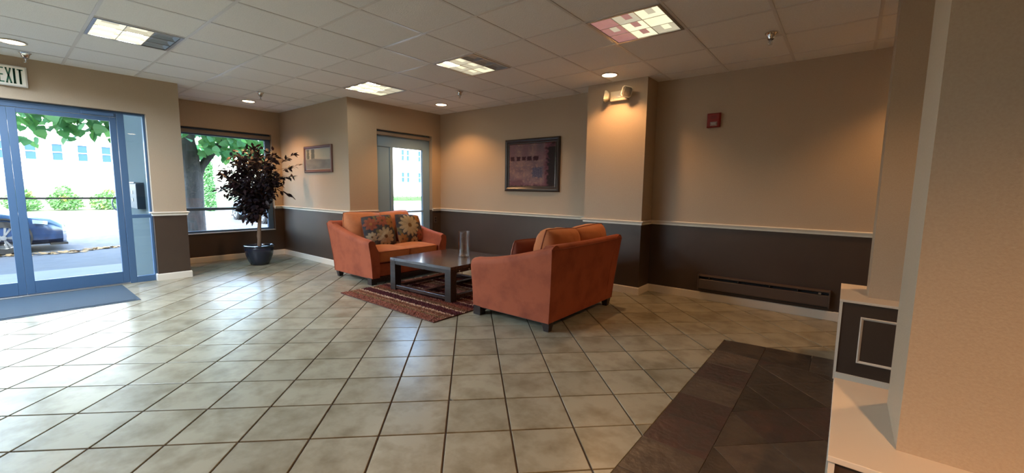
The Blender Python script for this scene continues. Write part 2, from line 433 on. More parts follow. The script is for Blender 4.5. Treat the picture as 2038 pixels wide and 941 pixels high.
for a in range(-2, 6):
    for b in range(-3, 14):
        for off in (0, 1):
            px_ = ix0+a*D+off*D/2; py_ = 2.805-D*4+b*D+off*D/2
            h_ = D/2-gs
            sl([(px_, py_-h_), (px_+h_, py_), (px_, py_+h_), (px_-h_, py_)], (ix0, ix1, -.8, iy1))

struct(MB().box((XN-.175, YP-.352, -.12), (XW-.161, YP-.341, H)).build('wall_exterior', m_extwall), 'grey-green outside wall beside the entrance')
# ------------------------------------------------------------------ ceiling
mb = MB()
for a, b, c, d in RECTS: mb.box((a, c, H+.018), (b, d, H+.11))
ceiling = struct(mb.build('ceiling', m_plenum), 'suspended ceiling of square mineral tiles')

def gx(i): return GX0-i*GM
def gy(j): return GY0+j*GN
TROFFERS = [(2, -2), (2, 2), (-1, 2), (-4, 2), (4, -5), (1, -5), (4, -8), (1, -8), (2, -4), (5, -11)]
cr = [(XW, XE, YB, YP), (XN, XE, YP, YS), (XC, XE, YS, YCOL), (XC, CX0, YCOL, YA), (CX1, XE, YCOL, YA)]
n_ct = 0; crest = MB()
for i in range(-12, 9):
    for j in range(-11, 6):
        if (i, j) in TROFFERS: continue
        t_ = .0095
        poly = [(gx(i+1)+t_, gy(j)+t_), (gx(i)-t_, gy(j)+t_), (gx(i)-t_, gy(j+1)-t_), (gx(i+1)+t_, gy(j+1)-t_)]
        p_, full = tile_piece(poly, cr, H, H+.012, .0)
        if p_ is None: continue
        cx, cyy = gx(i+.5), gy(j+.5); vis = Vector((cx, cyy, 1.32)).dot(f) > .2
        t = MB()
        for vv, ff in p_:
            vv = [(a-cx, b-cyy, (.0105 if z > H+.006 else (.0035 if abs(z-H) < 1e-6 else .0035))) for a, b, z in vv]
            t.add(vv, ff)
        t.build('ceiling_tile', m_ctile, ceiling, loc=(cx, cyy, H+random.uniform(-.0005, .0012)), rot=(random.uniform(-.0012, .0012), random.uniform(-.0012, .0012), 0))
for i in range(-12, 9):
    t = MB()
    for a, b, c, d in cr:
        x_ = gx(i)
        if a+.01 < x_ < b-.01: t.box((x_-.0115, c, H+.0005), (x_+.0115, d, H+.0035)); t.box((x_-.002, c, H+.003), (x_+.002, d, H+.018))
    if t.v: t.build('grid_bar', m_bar, ceiling)
for j in range(-11, 6):
    t = MB()
    for a, b, c, d in cr:
        y_ = gy(j)
        if c+.01 < y_ < d-.01: t.box((a, y_-.0115, H+.0002), (b, y_+.0115, H+.0032)); t.box((a, y_-.002, H+.003), (b, y_+.002, H+.018))
    if t.v: t.build('grid_bar', m_bar, ceiling)
# upper storey above the room (seen only by the sun and sky)
struct(MB().box((XW-.16, YB-.2, H+.13), (XE+.2, YP, 6.6)).box((XN-.16, YP-.34, H+.13), (XE+.2, YS+.13, 6.6)).box((XC-.16, YS, H+.13), (XE+.2, YA+.13, 6.6)).build('roof', m_extwall), 'upper storey over the lobby')

# ceiling light panels: nine-cell louvered troffers
def troffer(i, j, cells, label, group='square troffers in the tiled ceiling', lampcfg=None):
    x0, x1, y0, y1 = gx(i+1)+.012, gx(i)-.012, gy(j)+.012, gy(j+1)-.012
    cx, cyy = (x0+x1)/2, (y0+y1)/2
    t = thing('ceiling_light', label, 'ceiling light', (cx, cyy, H), 0, None)
    hx, hy = (x1-x0)/2, (y1-y0)/2
    fr = MB(); wv = .022
    fr.box((-hx, -hy, -.004), (hx, -hy+wv, .014)); fr.box((-hx, hy-wv, -.004), (hx, hy, .014))
    fr.box((-hx, -hy+wv, -.004), (-hx+wv, hy-wv, .014)); fr.box((hx-wv, -hy+wv, -.004), (hx, hy-wv, .014))
    fr.build('frame', m_steel, t)
    ax, ay = hx-wv, hy-wv
    for k in (1, 2):
        MB().box((-ax+2*ax*k/3-.0025, -ay, -.002), (-ax+2*ax*k/3+.0025, ay, .016)).build('louver_blade', m_reflector, t)
        MB().box((-ax, -ay+2*ay*k/3-.0025, -.002), (ax, -ay+2*ay*k/3+.0025, .016)).build('louver_blade', m_reflector, t)
    MM = {'S': m_slot, 'C': m_slotc, 'L': m_lamp, 'D': m_lampd, 'R': m_lampr, 'O': m_lampo}
    for a in range(3):          # a along -x (away), b along +y
        for b in range(3):
            q = cells[b][a]
            xa, xb = ax-2*ax*a/3-.003, ax-2*ax*(a+1)/3+.003
            ya, yb = -ay+2*ay*b/3+.003, -ay+2*ay*(b+1)/3-.003
            mx_, my_ = (xa+xb)/2, (ya+yb)/2
            c = MB()   # parabolic cup: four facets rising to a narrow slot
            lo_ = [(xb, ya, .001), (xa, ya, .001), (xa, yb, .001), (xb, yb, .001)]
            up_ = [(mx_-.03, my_-.055, .014), (mx_+.03, my_-.055, .014), (mx_+.03, my_+.055, .014), (mx_-.03, my_+.055, .014)]
            c.loft([lo_, up_], True, False); o_ = len(c.v)-4
            c.f.append([o_, o_+1, o_+2, o_+3]); c.mi.append(1)
            if len(q) == 1: q = q+q
            c.build('cell', [MM[q[0]], MM[q[1]]], t)
    return t
troffer(2, -2, [['LD', 'LS', 'LS'], ['DL', 'LS', 'LS'], ['O', 'O', 'O']], 'square ceiling light whose third row is unlit, above the doormat side of the lobby')
troffer(2, 2, [['LS', 'LS', 'LS'], ['LD', 'LS', 'LS'], ['D', 'D', 'LD']], 'fully lit square ceiling light nearest the corner window')
troffer(-1, 2, [['O', 'DL', 'LS'], ['O', 'DL', 'DL'], ['O', 'LD', 'DL']], 'square ceiling light above the coffee table with one dark grey side')
troffer(-4, 2, [['LD', 'DR', 'R'], ['LL', 'LR', 'RD'], ['DL', 'LR', 'R']], 'large square ceiling light with a pink reflection coloured into its cells, in front of the column')
for (i, j), wh in zip(TROFFERS[4:], ('nearer the entrance wall', 'in the lobby middle', 'farther back near the entrance wall', 'farther back in the lobby middle', 'just left of the view near the doormat', 'against the back lobby wall')):  # unseen fill troffers, added to raise the cool interior light
    troffer(i, j, [['LC', 'LC', 'LC']]*3, 'added cool-white fill light behind the viewpoint, '+wh)

# recessed downlights
def can(x, y, label, watts=CAN_W, grp=None):
    t = thing('downlight', label, 'downlight', (x, y, H), 0, grp)
    MB().lathe([(.098, -.001), (.098, -.006), (.090, -.009), (.082, -.006), (.080, -.001)], n=32).build('trim_ring', m_canring, t, smooth=True)
    MB().lathe([(.080, -.003), (.070, -.007), (.045, -.011), (.015, -.013), (.002, -.0135)], n=32).build('lens', m_can, t, smooth=True)
    l = bpy.data.lights.new('downlight_lamp', 'SPOT'); l.energy = watts; l.color = CAN_COL; l.spot_size = math.radians(128); l.spot_blend = .55; l.shadow_soft_size = .05
    lo = bpy.data.objects.new('downlight_lamp', l); C.objects.link(lo); lo.parent = t; lo.location = (0, 0, -.03)
    return t
can(-6.276, .229, 'round recessed downlight near the exit sign', 18.)
can(-7.45, 2.633, 'round recessed downlight in front of the window with the potted tree', 34.)
can(-5.132, 4.561, 'round recessed downlight above the corner loveseat')
can(-2.243, 4.54, 'round recessed downlight above the emergency light on the column', 19.)
can(.80, 4.60, 'round recessed downlight hidden behind the far pier')
can(1.60, -2.5, 'round recessed downlight behind the viewpoint, beside the pony wall', 40.)
can(.85, -.50, 'round recessed downlight behind the viewpoint, facing the nearest pier', 112.)
can(.62, 2.42, 'round recessed downlight between the two piers', 17.)
#can(-3.6, -1.6, 'round recessed downlight behind the viewpoint in the lobby middle')

# sprinklers
def sprinkler(x, y, label):
    t = thing('sprinkler', label, 'sprinkler', (x, y, H), 0, None)
    MB().lathe([(.046, 0), (.046, -.003), (.036, -.010), (.028, -.030), (.025, -.048), (.021, -.050), (.020, -.020)], n=20).build('escutcheon', m_chrome, t, smooth=True)
    MB().lathe([(.011, -.02), (.011, -.056), (.014, -.058), (.014, -.064), (.006, -.066), (.005, -.085), (.003, -.088)], n=12).build('body', m_steel, t, smooth=True)
    b = MB()
    for s in (-1, 1): b.tube([(s*.012, 0, -.062), (s*.014, 0, -.078), (s*.004, 0, -.092)], .0022, 6)
    b.build('yoke', m_chrome, t)
    MB().lathe([(.016, -.092), (.016, -.094), (.004, -.094)], n=12).build('deflector', m_chrome, t)
sprinkler(-6.70, .323, 'chrome ceiling sprinkler just above the exit sign')
sprinkler(-6.63, 2.501, 'chrome ceiling sprinkler in front of the potted tree')
sprinkler(-4.248, 4.111, 'chrome ceiling sprinkler over the coffee table corner')
sprinkler(-.608, 4.164, 'largest chrome ceiling sprinkler, beyond the slate inset')
#@@PART2
# ------------------------------------------------------------------ entrance: glazed doors and sidelights
def bars(name, x0, x1, rects, material, parent, ch=.003):
    mb = MB()
    for a, b, c, d in rects: mb.box((x0, a, c), (x1, b, d), 0, ch)
    return mb.build(name, material, parent)
def pane(name, x, y0, y1, z0, z1, parent):
    return MB().box((x-.003, y0-.006, z0-.006), (x+.003, y1+.006, z1+.006)).build(name, m_glass, parent)
FX0, FX1 = -7.125, -7.08
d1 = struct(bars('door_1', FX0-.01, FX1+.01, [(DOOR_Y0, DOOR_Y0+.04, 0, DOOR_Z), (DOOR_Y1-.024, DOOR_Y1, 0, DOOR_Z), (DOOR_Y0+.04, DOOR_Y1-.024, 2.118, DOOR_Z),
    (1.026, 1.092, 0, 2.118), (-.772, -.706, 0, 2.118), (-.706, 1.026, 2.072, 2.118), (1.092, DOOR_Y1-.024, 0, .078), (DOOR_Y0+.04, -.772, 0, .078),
    (1.092, DOOR_Y1-.024, .832, .876), (DOOR_Y0+.04, -.772, .832, .876)], m_frame, None), 'haze-blue tinted metal storefront doors with sidelights')
pane('pane', -7.1, 1.092, 1.268, .078, .832, d1); pane('pane', -7.1, 1.092, 1.268, .876, 2.118, d1)
pane('pane', -7.1, -.98, -.772, .078, .832, d1); pane('pane', -7.1, -.98, -.772, .876, 2.118, d1)
MB().box((-7.16, -.706, 0), (-7.04, 1.026, .012), 0, .004).build('threshold', m_steel, d1)
for y0, y1, hy in ((.166, 1.022, 1), (-.702, .160, -1)):
    g0, g1 = y0+.060, y1-.060
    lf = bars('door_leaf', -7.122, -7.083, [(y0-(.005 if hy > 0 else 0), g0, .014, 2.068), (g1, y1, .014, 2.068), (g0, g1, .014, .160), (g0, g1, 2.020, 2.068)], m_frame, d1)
    pane('pane', -7.1, g0, g1, .160, 2.020, lf)
    MB().box((-7.100, g0-.002, 1.077), (-7.088, g1+.002, 1.097)).build('push_bar', m_gasket, lf)
    yy_ = g1+.028 if hy > 0 else g0-.028
    pts = [(-7.135, yy_, 1.118)]+[(-7.155, yy_-hy*.060*math.sin(PI*k/10), 1.022+.096*math.cos(PI*k/10)) for k in range(11)]+[(-7.135, yy_, .926)]
    MB().tube(pts, .008, 8).build('pull_handle', m_steel, lf, smooth=True)
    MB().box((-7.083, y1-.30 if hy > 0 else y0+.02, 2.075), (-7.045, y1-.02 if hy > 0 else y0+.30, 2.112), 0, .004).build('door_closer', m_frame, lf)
# entrance mat
mb = MB(); mb.box((-7.02, -.86, 0), (-5.96, .935, .004)); mb.box((-6.98, -.82, .004), (-6.0, .895, .009), 0, .002)
t = mb.build('entrance_mat', m_mat); tag(t, 'dark blue-grey ribbed doormat inside the glass entrance doors', 'doormat')

# alcove window
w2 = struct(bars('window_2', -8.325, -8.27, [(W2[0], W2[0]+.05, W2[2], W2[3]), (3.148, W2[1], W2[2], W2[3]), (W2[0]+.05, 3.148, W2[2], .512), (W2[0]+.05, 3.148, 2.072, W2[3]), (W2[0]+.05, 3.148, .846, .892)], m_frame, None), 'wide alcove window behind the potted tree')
pane('pane', -8.30, W2[0]+.05, 3.148, .512, .846, w2); pane('pane', -8.30, W2[0]+.05, 3.148, .892, 2.072, w2)
MB().box((-8.268, W2[0]+.004, 2.092), (-8.222, W2[1]-.004, 2.150), 0, .008).build('shade_cassette', mat('shade_cassette', (.20, .165, .14), .5), w2)
MB().box((-8.268, W2[0]+.002, .4655), (-8.185, W2[1]-.002, .478), 0, .003).build('window_sill', mat('sill_grey', (.42, .44, .46), .4), w2)

w4 = struct(bars('window_4', -7.125, -7.08, [(W4[0], W4[0]+.06, W4[2], W4[3]), (W4[1]-.06, W4[1], W4[2], W4[3]), (W4[0]+.06, W4[1]-.06, W4[2], .36), (W4[0]+.06, W4[1]-.06, 2.24, W4[3]), (-3.09, -3.02, .36, 2.24)], m_frame, None), 'added unseen storefront window for daylight, south of the entrance doors')
pane('pane', -7.1, W4[0]+.06, -3.09, .36, 2.24, w4); pane('pane', -7.1, -3.02, W4[1]-.06, .36, 2.24, w4)

# corner window
w3 = struct(bars('window_3', -5.985, -5.935, [(W3[0], W3[0]+.06, W3[2], W3[3]), (4.832, W3[1], W3[2], W3[3]), (W3[0]+.06, 4.832, 1.928, W3[3]), (W3[0]+.06, 4.832, W3[2], .20), (4.155, 4.215, .20, 1.928), (4.215, 4.832, .842, .870)], m_frame3, None), 'narrow corner window with a solid metal side panel')
MB().box((-5.972, W3[0]+.055, .195), (-5.950, 4.16, 1.933)).build('side_panel', m_frame3, w3)
pane('pane', -5.96, 4.215, 4.832, .870, 1.928, w3); pane('pane', -5.96, 4.215, 4.832, .20, .842, w3)
MB().box((-5.933, W3[0]+.004, 2.105), (-5.893, W3[1]-.004, 2.155), 0, .008).build('shade_cassette', mat('shade_cassette_tan', (.30, .24, .19), .5), w3)
MB().box((-5.933, W3[0]+.002, .101), (-5.850, W3[1]-.002, .115), 0, .003).build('window_sill', m_trim, w3)

# ------------------------------------------------------------------ exit sign
t = thing('exit_sign', 'cream exit sign with green letters above the entrance doors', 'exit sign', (XW, .215, 2.272))
MB().box((0, -.112, 0), (.045, .119, .212), 0, .006).build('housing', m_exit, t)
MB().box((.044, -.098, .012), (.0475, .105, .200), 0, .001).build('face', mat('exit_face', (.70, .68, .60), .4, emit=(1, .9, .7), estr=.03), t)
def glyph(strokes, yc):
    g_ = MB()
    for (a, b, c, d) in strokes:      # quad strokes in letter space (width 1, height 1)
        W_, Hh = .038, .150; s = .0062
        p, q = Vector((a*W_, b*Hh)), Vector((c*W_, d*Hh)); dd = (q-p).normalized(); n_ = Vector((-dd.y, dd.x))*s
        e = dd*0
        pts = [p-n_, q-n_, q+n_, p+n_]
        g_.add([(.0470, yc+v.x, .030+v.y) for v in pts]+[(.0492, yc+v.x, .030+v.y) for v in pts], [(0, 1, 2, 3), (7, 6, 5, 4), (0, 4, 5, 1), (1, 5, 6, 2), (2, 6, 7, 3), (3, 7, 4, 0)])
    g_.build('letter', m_green, t)
glyph([(-.35, 0, -.35, 1), (-.45, .96, .5, .96), (-.45, .04, .5, .04), (-.4, .52, .35, .52)], -.062)
glyph([(-.42, 0, .42, 1), (-.42, 1, .42, 0), (-.55, .98, -.2, .98), (.2, .98, .55, .98), (-.55, .02, -.2, .02), (.2, .02, .55, .02)], -.012)
glyph([(0, 0, 0, 1), (-.12, 0, -.12, 1), (-.3, .98, .2, .98), (-.3, .02, .2, .02)], .030)
glyph([(0, 0, 0, 1), (-.10, 0, -.10, 1), (-.58, .96, .5, .96), (-.25, .02, .15, .02)], .070)

# ------------------------------------------------------------------ pictures
def picture(name, label, origin, ux, nrm, W_, Hh, fw, depth, frame_m, lip_m, colfun, nx, ny, group=None):
    """origin = lower corner on the wall; ux = direction of increasing u; nrm = out of the wall"""
    t = thing(name, label, 'framed picture', origin)
    ux = Vector(ux); nz = Vector((0, 0, 1)); nn = Vector(nrm)
    def pt(a, z, d): return ux*a+nz*z+nn*d
    prof = [(0, .002), (0, depth*.8), (fw*.25, depth), (fw*.6, depth*.85), (fw*.85, depth*.55), (fw, depth*.5), (fw, .002)]
    fr = MB(); rings = []
    for (a, b, sa, sb) in ((0, 0, 1, 1), (W_, 0, -1, 1), (W_, Hh, -1, -1), (0, Hh, 1, -1)):
        rings.append([pt(a+sa*o, b+sb*o, d) for o, d in prof])
    rings.append(rings[0]); fr.loft(rings, True, False); fr.build('frame', frame_m, t)
    lp = MB(); rings = []; f2 = fw
    for (a, b, sa, sb) in ((0, 0, 1, 1), (W_, 0, -1, 1), (W_, Hh, -1, -1), (0, Hh, 1, -1)):
        rings.append([pt(a+sa*o, b+sb*o, d) for o, d in ((f2, depth*.3), (f2, depth*.62), (f2+fw*.16, depth*.5), (f2+fw*.16, depth*.3))])
    rings.append(rings[0]); lp.loft(rings, True, False); lp.build('inner_lip', lip_m, t)
    ar = MB(); cols = []
    i0, j0, i1, j1 = fw*1.02, fw*1.02, W_-fw*1.02, Hh-fw*1.02
    vs = []; fs = []
    for j in range(ny+1):
        for i in range(nx+1):
            a, b = i/nx, j/ny; vs.append(pt(i0+(i1-i0)*a, j0+(j1-j0)*b, depth*.38)); cols.append(colfun(a, b))
    for j in range(ny):
        for i in range(nx): q = j*(nx+1)+i; fs.append([q, q+1, q+nx+2, q+nx+1])
    ar.add(vs, fs); ar.build('print', m_art, t, cols=cols)
    return t
def mixc(a, b, t): t = max(0, min(1, t)); return tuple(a[i]*(1-t)+b[i]*t for i in range(3))
def sst(e0, e1, x): t = max(0, min(1, (x-e0)/(e1-e0))); return t*t*(3-2*t)
def NZ(a, b, s, o=0): return noise.noise(Vector((a*s+o, b*s+o*1.7, o)))
def art_big(a, b):
    n1 = NZ(a, b, 6); n2 = NZ(a, b, 22, 5); n3 = NZ(a, b, 60, 9)
    c = mixc((.27, .165, .165), (.17, .105, .125), .5+n1*1.1)
    c = mixc(c, (.36, .21, .17), max(0, n2)*1.1)
    if b > .62: c = mixc(c, (.20, .11, .13), .5+.5*math.sin(a*21))
    c = mixc(c, (.11, .09, .11), sst(.58, .66, a+n2*.05)*(1-sst(.72, .80, a))*sst(.72, .95, b)*.8)
    c = mixc(c, (.10, .035, .055), (1-sst(.10, .2, abs(a-.17)+n2*.05))*(1-sst(.10, .22, b+n1*.05))*.8)
    c = mixc(c, (.13, .035, .06), sst(.74, .82, a+n2*.06)*.9)
    c = mixc(c, (.16, .06, .085), (1-sst(.02, .14, b+n2*.06))*.7)
    for k, xc in enumerate((.085, .215, .335, .455, .590)):
        wx = .043 if k < 3 else .05
        if k == 4: wx = .055
        d = max(abs(a-xc)/wx, abs(b-.655)/(.052-.008*(k == 2)))+n3*.35
        c = mixc((.045, .010, .018), c, sst(.85, 1.1, d))
    d = max(abs(a-.625)/.105, abs(b-.335)/.115)+n2*.25
    c = mixc(mixc((.060, .060, .12), (.13, .11, .15), .5+n3*1.5), c, sst(.9, 1.15, d))
    dk = sst(.80, .86, a+n2*.07-.10*sst(.86, 1., b))
    if b > .9: dk *= .55+n1
    c = mixc(c, (.020, .012, .012), dk)
    c = mixc(c, (.022, .014, .014), 1-sst(.0, .05, b+n2*.03))
    return tuple(max(.004, q*(1+.28*n3)) for q in c)
picture('framed_abstract_print', 'large dark-framed abstract print in mauve with five small dark squares', (-4.297, YA-.001, 1.238), (1, 0, 0), (0, -1, 0), 1.017, .795, .068, .040, m_artframe, m_artlip, art_big, 96, 72)
def art_small(a, b):
    n1 = NZ(a, b, 5, 3); n2 = NZ(a, b, 24, 4)
    sky_ = mixc((.44, .42, .33), (.36, .36, .31), b+n1*.3)
    c = sky_
    for xc, hw, top in ((.09, .055, .97), (.29, .085, .99)):
        wv = hw*(1.15-.35*b)+n2*.03
        if b > .5: c = mixc((.10, .115, .11), c, sst(.8, 1.1, abs(a-xc)/wv))
    gr = mixc((.20, .21, .20), (.155, .16, .165), .5+n1+n2*.4)
    c = mixc(gr, c, sst(.47, .50, b+n1*.02-.03*math.sin(a*5)))
    if .50 < b < .56: c = mixc(c, (.42, .35, .30), .35*sst(.2, .5, a))
    return c
picture('framed_landscape_print', 'small landscape print with two dark trees on the alcove side wall', (-7.218, YS-.001, 1.497), (1, 0, 0), (0, -1, 0), .905, .430, .045, .035, m_frame2, m_silver, art_small, 60, 40)

# ------------------------------------------------------------------ wall fittings
t = thing('fire_alarm', 'small red fire alarm with clear strobe on the tan wall', 'fire alarm', (-1.25, YA, 1.990))
mb = MB(); mb.loft([[(sx*a, -d, .0785+sz*b) for sx, sz in ((-1, -1), (1, -1), (1, 1), (-1, 1))] for a, b, d in ((.070, .0785, 0), (.070, .0785, .028), (.062, .070, .046), (.058, .066, .048))]); mb.build('housing', m_red, t)
mb = MB(); mb.loft([[(.008+sx*a, -d, .036+sz*b) for sx, sz in ((-1, -1), (1, -1), (1, 1), (-1, 1))] for a, b, d in ((.038, .024, .040), (.036, .022, .052), (.024, .012, .064))]); mb.build('strobe', m_strobe, t)
mb = MB()
for k in range(3): mb.box((-.030, -.0505, .120-k*.012), (.034, -.047, .124-k*.012))
mb.build('horn_grille', mat('alarm_red_dark', (.12, .010, .008), .5), t)

t = thing('emergency_light', 'cream twin-head emergency light high on the column', 'emergency light', (-2.250, YCOL, 2.345))
MB().box((-.110, -.050, 0), (.112, 0, .115), 0, .008).build('housing', m_plastic, t)
MB().box((-.030, -.054, .030), (.036, -.049, .068), 0, .002).build('test_label', m_exit, t)
MB().box((-.070, -.053, .022), (-.064, -.049, .028)).build('test_button', m_chrome, t)
def head(loc, rot):
    bm = bmesh.new(); h_ = MB()
    h_.loft([[(sx*a+0, -d, sz*b) for sx, sz in ((-1, -.7), (-.7, -1), (.7, -1), (1, -.7), (1, .7), (.7, 1), (-.7, 1), (-1, .7))] for a, b, d in ((.020, .020, -.030), (.040, .040, -.022), (.062, .062, .018), (.062, .062, .030), (.056, .056, .034))])
    hd = h_.build('lamp_head', m_plastic, t, loc=loc, rot=rot)
    MB().loft([[(sx*a+0, -d, sz*b) for sx, sz in ((-1, -.7), (-.7, -1), (.7, -1), (1, -.7), (1, .7), (.7, 1), (-.7, 1), (-1, .7))] for a, b, d in ((.054, .054, .030), (.052, .052, .037), (.03, .03, .041))]).build('lens', m_lens, hd)
    bm.free()
head((-.140, -.062, .062), (math.radians(-8), 0, math.radians(-72)))
head((.118, -.088, .078), (math.radians(4), math.radians(14), math.radians(30)))

t = thing('baseboard_heater', 'long brown electric heater mounted low under the chair rail', 'heater', (-.68, YA, .128))
mb = MB(); hl = .616
prof = [(0, 0), (-.045, .002), (-.058, .018), (-.058, .120), (-.050, .128), (0, .128)]
mb.loft([[(x_, a, b) for a, b in prof] for x_ in (-hl, hl)]); mb.build('front_panel', m_heater, t)
mb = MB(); mb.loft([[(x_, a, b) for a, b in [(0, .150), (-.040, .150), (-.062, .158), (-.062, .166), (-.03, .174), (0, .174)]] for x_ in (-hl, hl)]); mb.build('top_hood', m_heater, t)
MB().box((-hl+.004, -.020, .128), (hl-.004, 0, .152)).build('air_slot', m_black, t)
MB().box((-hl+.004, -.050, .0), (hl-.004, -.01, .012)).build('lower_slot', m_black, t)
for s in (-1, 1): MB().box((s*hl-.006, -.064, -.002), (s*hl+.006, 0, .176), 0, .002).build('end_cap', m_heater, t)
for x_ in (-.50, -.2, .1, .35): MB().box((x_-.003, -.055, .128), (x_+.003, -.01, .152)).build('slot_rib', m_heater, t)
MB().box((.525, -.0605, .129), (.548, -.056, .150), 0, .002).build('knob', m_bolt, t)

t = thing('wall_outlet', 'dark wall outlet beside the corner window, low on brown paint', 'outlet', (XC, 5.055, .70))
MB().box((0, -.035, -.057), (.006, .035, .057), 0, .002).build('cover_plate', m_heater, t)
for zz in (-.022, .022): MB().box((.005, -.014, zz-.014), (.0075, .014, zz+.014), 0, .001).build('socket', m_black, t)

# ------------------------------------------------------------------ pony walls and piers
def pony(y0, y1, name_label, pier_y, pier_x, pier_label):
    zc = .560; X0, X1 = .013, .95
    b = struct(MB().box((X0+.010, y0+.012, 0), (X1, y1-.012, zc-.017), 0).build('pony_wall', m_wains), name_label)
    MB().box((X0, y0, zc-.017), (X1+.01, y1, zc), 0, .002).build('cap', m_cap, b)
    for yy_, dd in ((y0+.012, -1), (y1-.012, 1)):
        MB().box((X0+.003, yy_, 0), (X0+.017, yy_+dd*.006, zc-.017)).build('edge_trim', m_cap, b)
        MB().box((X0+.017, yy_, 0), (X1, yy_+dd*.008, .052), 0, .002).build('base_trim', m_cap, b)
    MB().box((X0+.003, y0+.012, 0), (X0+.010, y0+.030, zc-.017)).box((X0+.003, y1-.030, 0), (X0+.010, y1-.012, zc-.017)).build('corner_trim', m_cap, b)
    MB().box((X0+.003, y0+.030, 0), (X0+.0095, y1-.030, .052)).build('base_trim', m_cap, b)
    a0, a1, c0, c1, wv = .129, .80, .143, .456, .0165
    prof = [(0, 0), (0, .006), (.004, .009), (.010, .007), (.0165, .003), (.0165, 0)]
    rings = []
    for a, c, sa, sb in ((a0, c0, 1, 1), (a1, c0, -1, 1), (a1, c1, -1, -1), (a0, c1, 1, -1)):
        rings.append([(a+sa*o, y0+.012-d, c+sb*o) for o, d in prof])
    rings.append(rings[0]); MB().loft(rings, True, False).build('panel_moulding', m_cap, b)
    struct(MB().box((pier_x, pier_y[0], zc), (pier_x+.62, pier_y[1], H+.02)).build('pier', m_wall), pier_label)
pony(1.356, 1.975, 'nearest low wall with a cream cap, at the slate inset', (1.508, 1.844), .159, 'nearest tan pier standing on a low capped wall')
pony(3.520, 4.168, 'farther low wall with a cream cap and framed brown panel', (3.706, 4.033), .163, 'farther tan pier standing on a low capped wall')

# ------------------------------------------------------------------ loveseats
def cushion_mb(W_, Hh, T, n=18, pw=.62, wr=.006, seed=0, edge=.10, colfun=None):
    """pillow in local coords: width along y, height along z, thickness along x; two halves meeting at a seam."""
    mb = MB(); cols = []
    for side in (1, -1):
        vs = []
        for j in range(n+1):
            for i in range(n+1):
                a = -1+2*i/n; b = -1+2*j/n
                a = math.sin(a*PI/2)*.55+a*.45; b = math.sin(b*PI/2)*.55+b*.45
                t_ = (max(0, 1-abs(a)**2.6)**pw)*(max(0, 1-abs(b)**2.6)**pw)
                pin = 1-edge*(1-(abs(a)*abs(b))**1.2)*(1-0)*0.5
                ya = a*W_/2*(1-edge*.35*(1-b*b)*0+0)*(1-.04*abs(b)**4); zb = b*Hh/2*(1-.04*abs(a)**4)
                nn = noise.noise(Vector((a*2.2+seed, b*2.2, side*3+seed)))*wr+noise.noise(Vector((a*6+seed, b*5, side*3)))*wr*.5
                vs.append((side*(T/2*t_+nn*min(1, t_*2)), ya, zb)); 
                if colfun: cols.append(colfun((a+1)/2, (b+1)/2))
        fs = []
        for j in range(n):
            for i in range(n): q = j*(n+1)+i; fs.append([q, q+1, q+n+2, q+n+1])
        mb.add(vs, fs)
    return mb, cols
def welt_pts(W_, Hh, n=10):
    pts = []
    for k in range(4):
        for i in range(n):
            s = -1+2*i/n
            a, b = [(s, -1), (1, s), (-s, 1), (-1, -s)][k]
            pts.append((0, a*W_/2*(1-.04*abs(b)**4), b*Hh/2*(1-.04*abs(a)**4)))
    return pts+[pts[0]]
def merge(o, d=.0006):
    bm = bmesh.new(); bm.from_mesh(o.data); bmesh.ops.remove_doubles(bm, verts=bm.verts[:], dist=d); bmesh.ops.recalc_face_normals(bm, faces=bm.faces[:]); bm.to_mesh(o.data); bm.free()
    o.data.polygons.foreach_set('use_smooth', [True]*len(o.data.polygons))
def boxcushion(X, Y, Z, seed, crown=.02, n=12, rr=.035):
    """box cushion centred at the origin"""
    bm = bmesh.new(); bmesh.ops.create_cube(bm, size=2); bmesh.ops.subdivide_edges(bm, edges=bm.edges[:], cuts=n, use_grid_fill=True)
    for v in bm.verts:
        a, b, c = v.co
        h_ = Vector((X/2, Y/2, Z/2)); p = Vector((a*h_.x, b*h_.y, c*h_.z)); R_ = rr
        q = Vector([max(-h_[k]+R_, min(h_[k]-R_, p[k])) for k in range(3)]); d = p-q
        if d.length > 1e-6: p = q+d.normalized()*R_
        p.z += (1 if c > 0 else -.3)*crown*(1-a*a)*(1-b*b)*abs(c)
        p.x += .010*(1-b*b)*(1-c*c)*(1 if a > 0 else -1)*abs(a)
        p += Vector((1, 1, 1))*noise.noise(p*7+Vector((seed, 0, 0)))*.004
        v.co = p
    return MB().bm(bm)
def rloop(hx, hy, z, rr=.03, n=5):
    pts = []
    for cx, cyy, a0 in ((hx-rr, hy-rr, 0), (-hx+rr, hy-rr, 90), (-hx+rr, -hy+rr, 180), (hx-rr, -hy+rr, 270)):
        for k in range(n+1):
            a = math.radians(a0+90*k/n); pts.append((cx+rr*math.cos(a), cyy+rr*math.sin(a), z))
    return pts+[pts[0]]
HB, HF = .792, .592                # heights of back and arm front
def armh(s): return HF+(HB-HF)*max(0, s)**1.7     # s: 0 front .. 1 back
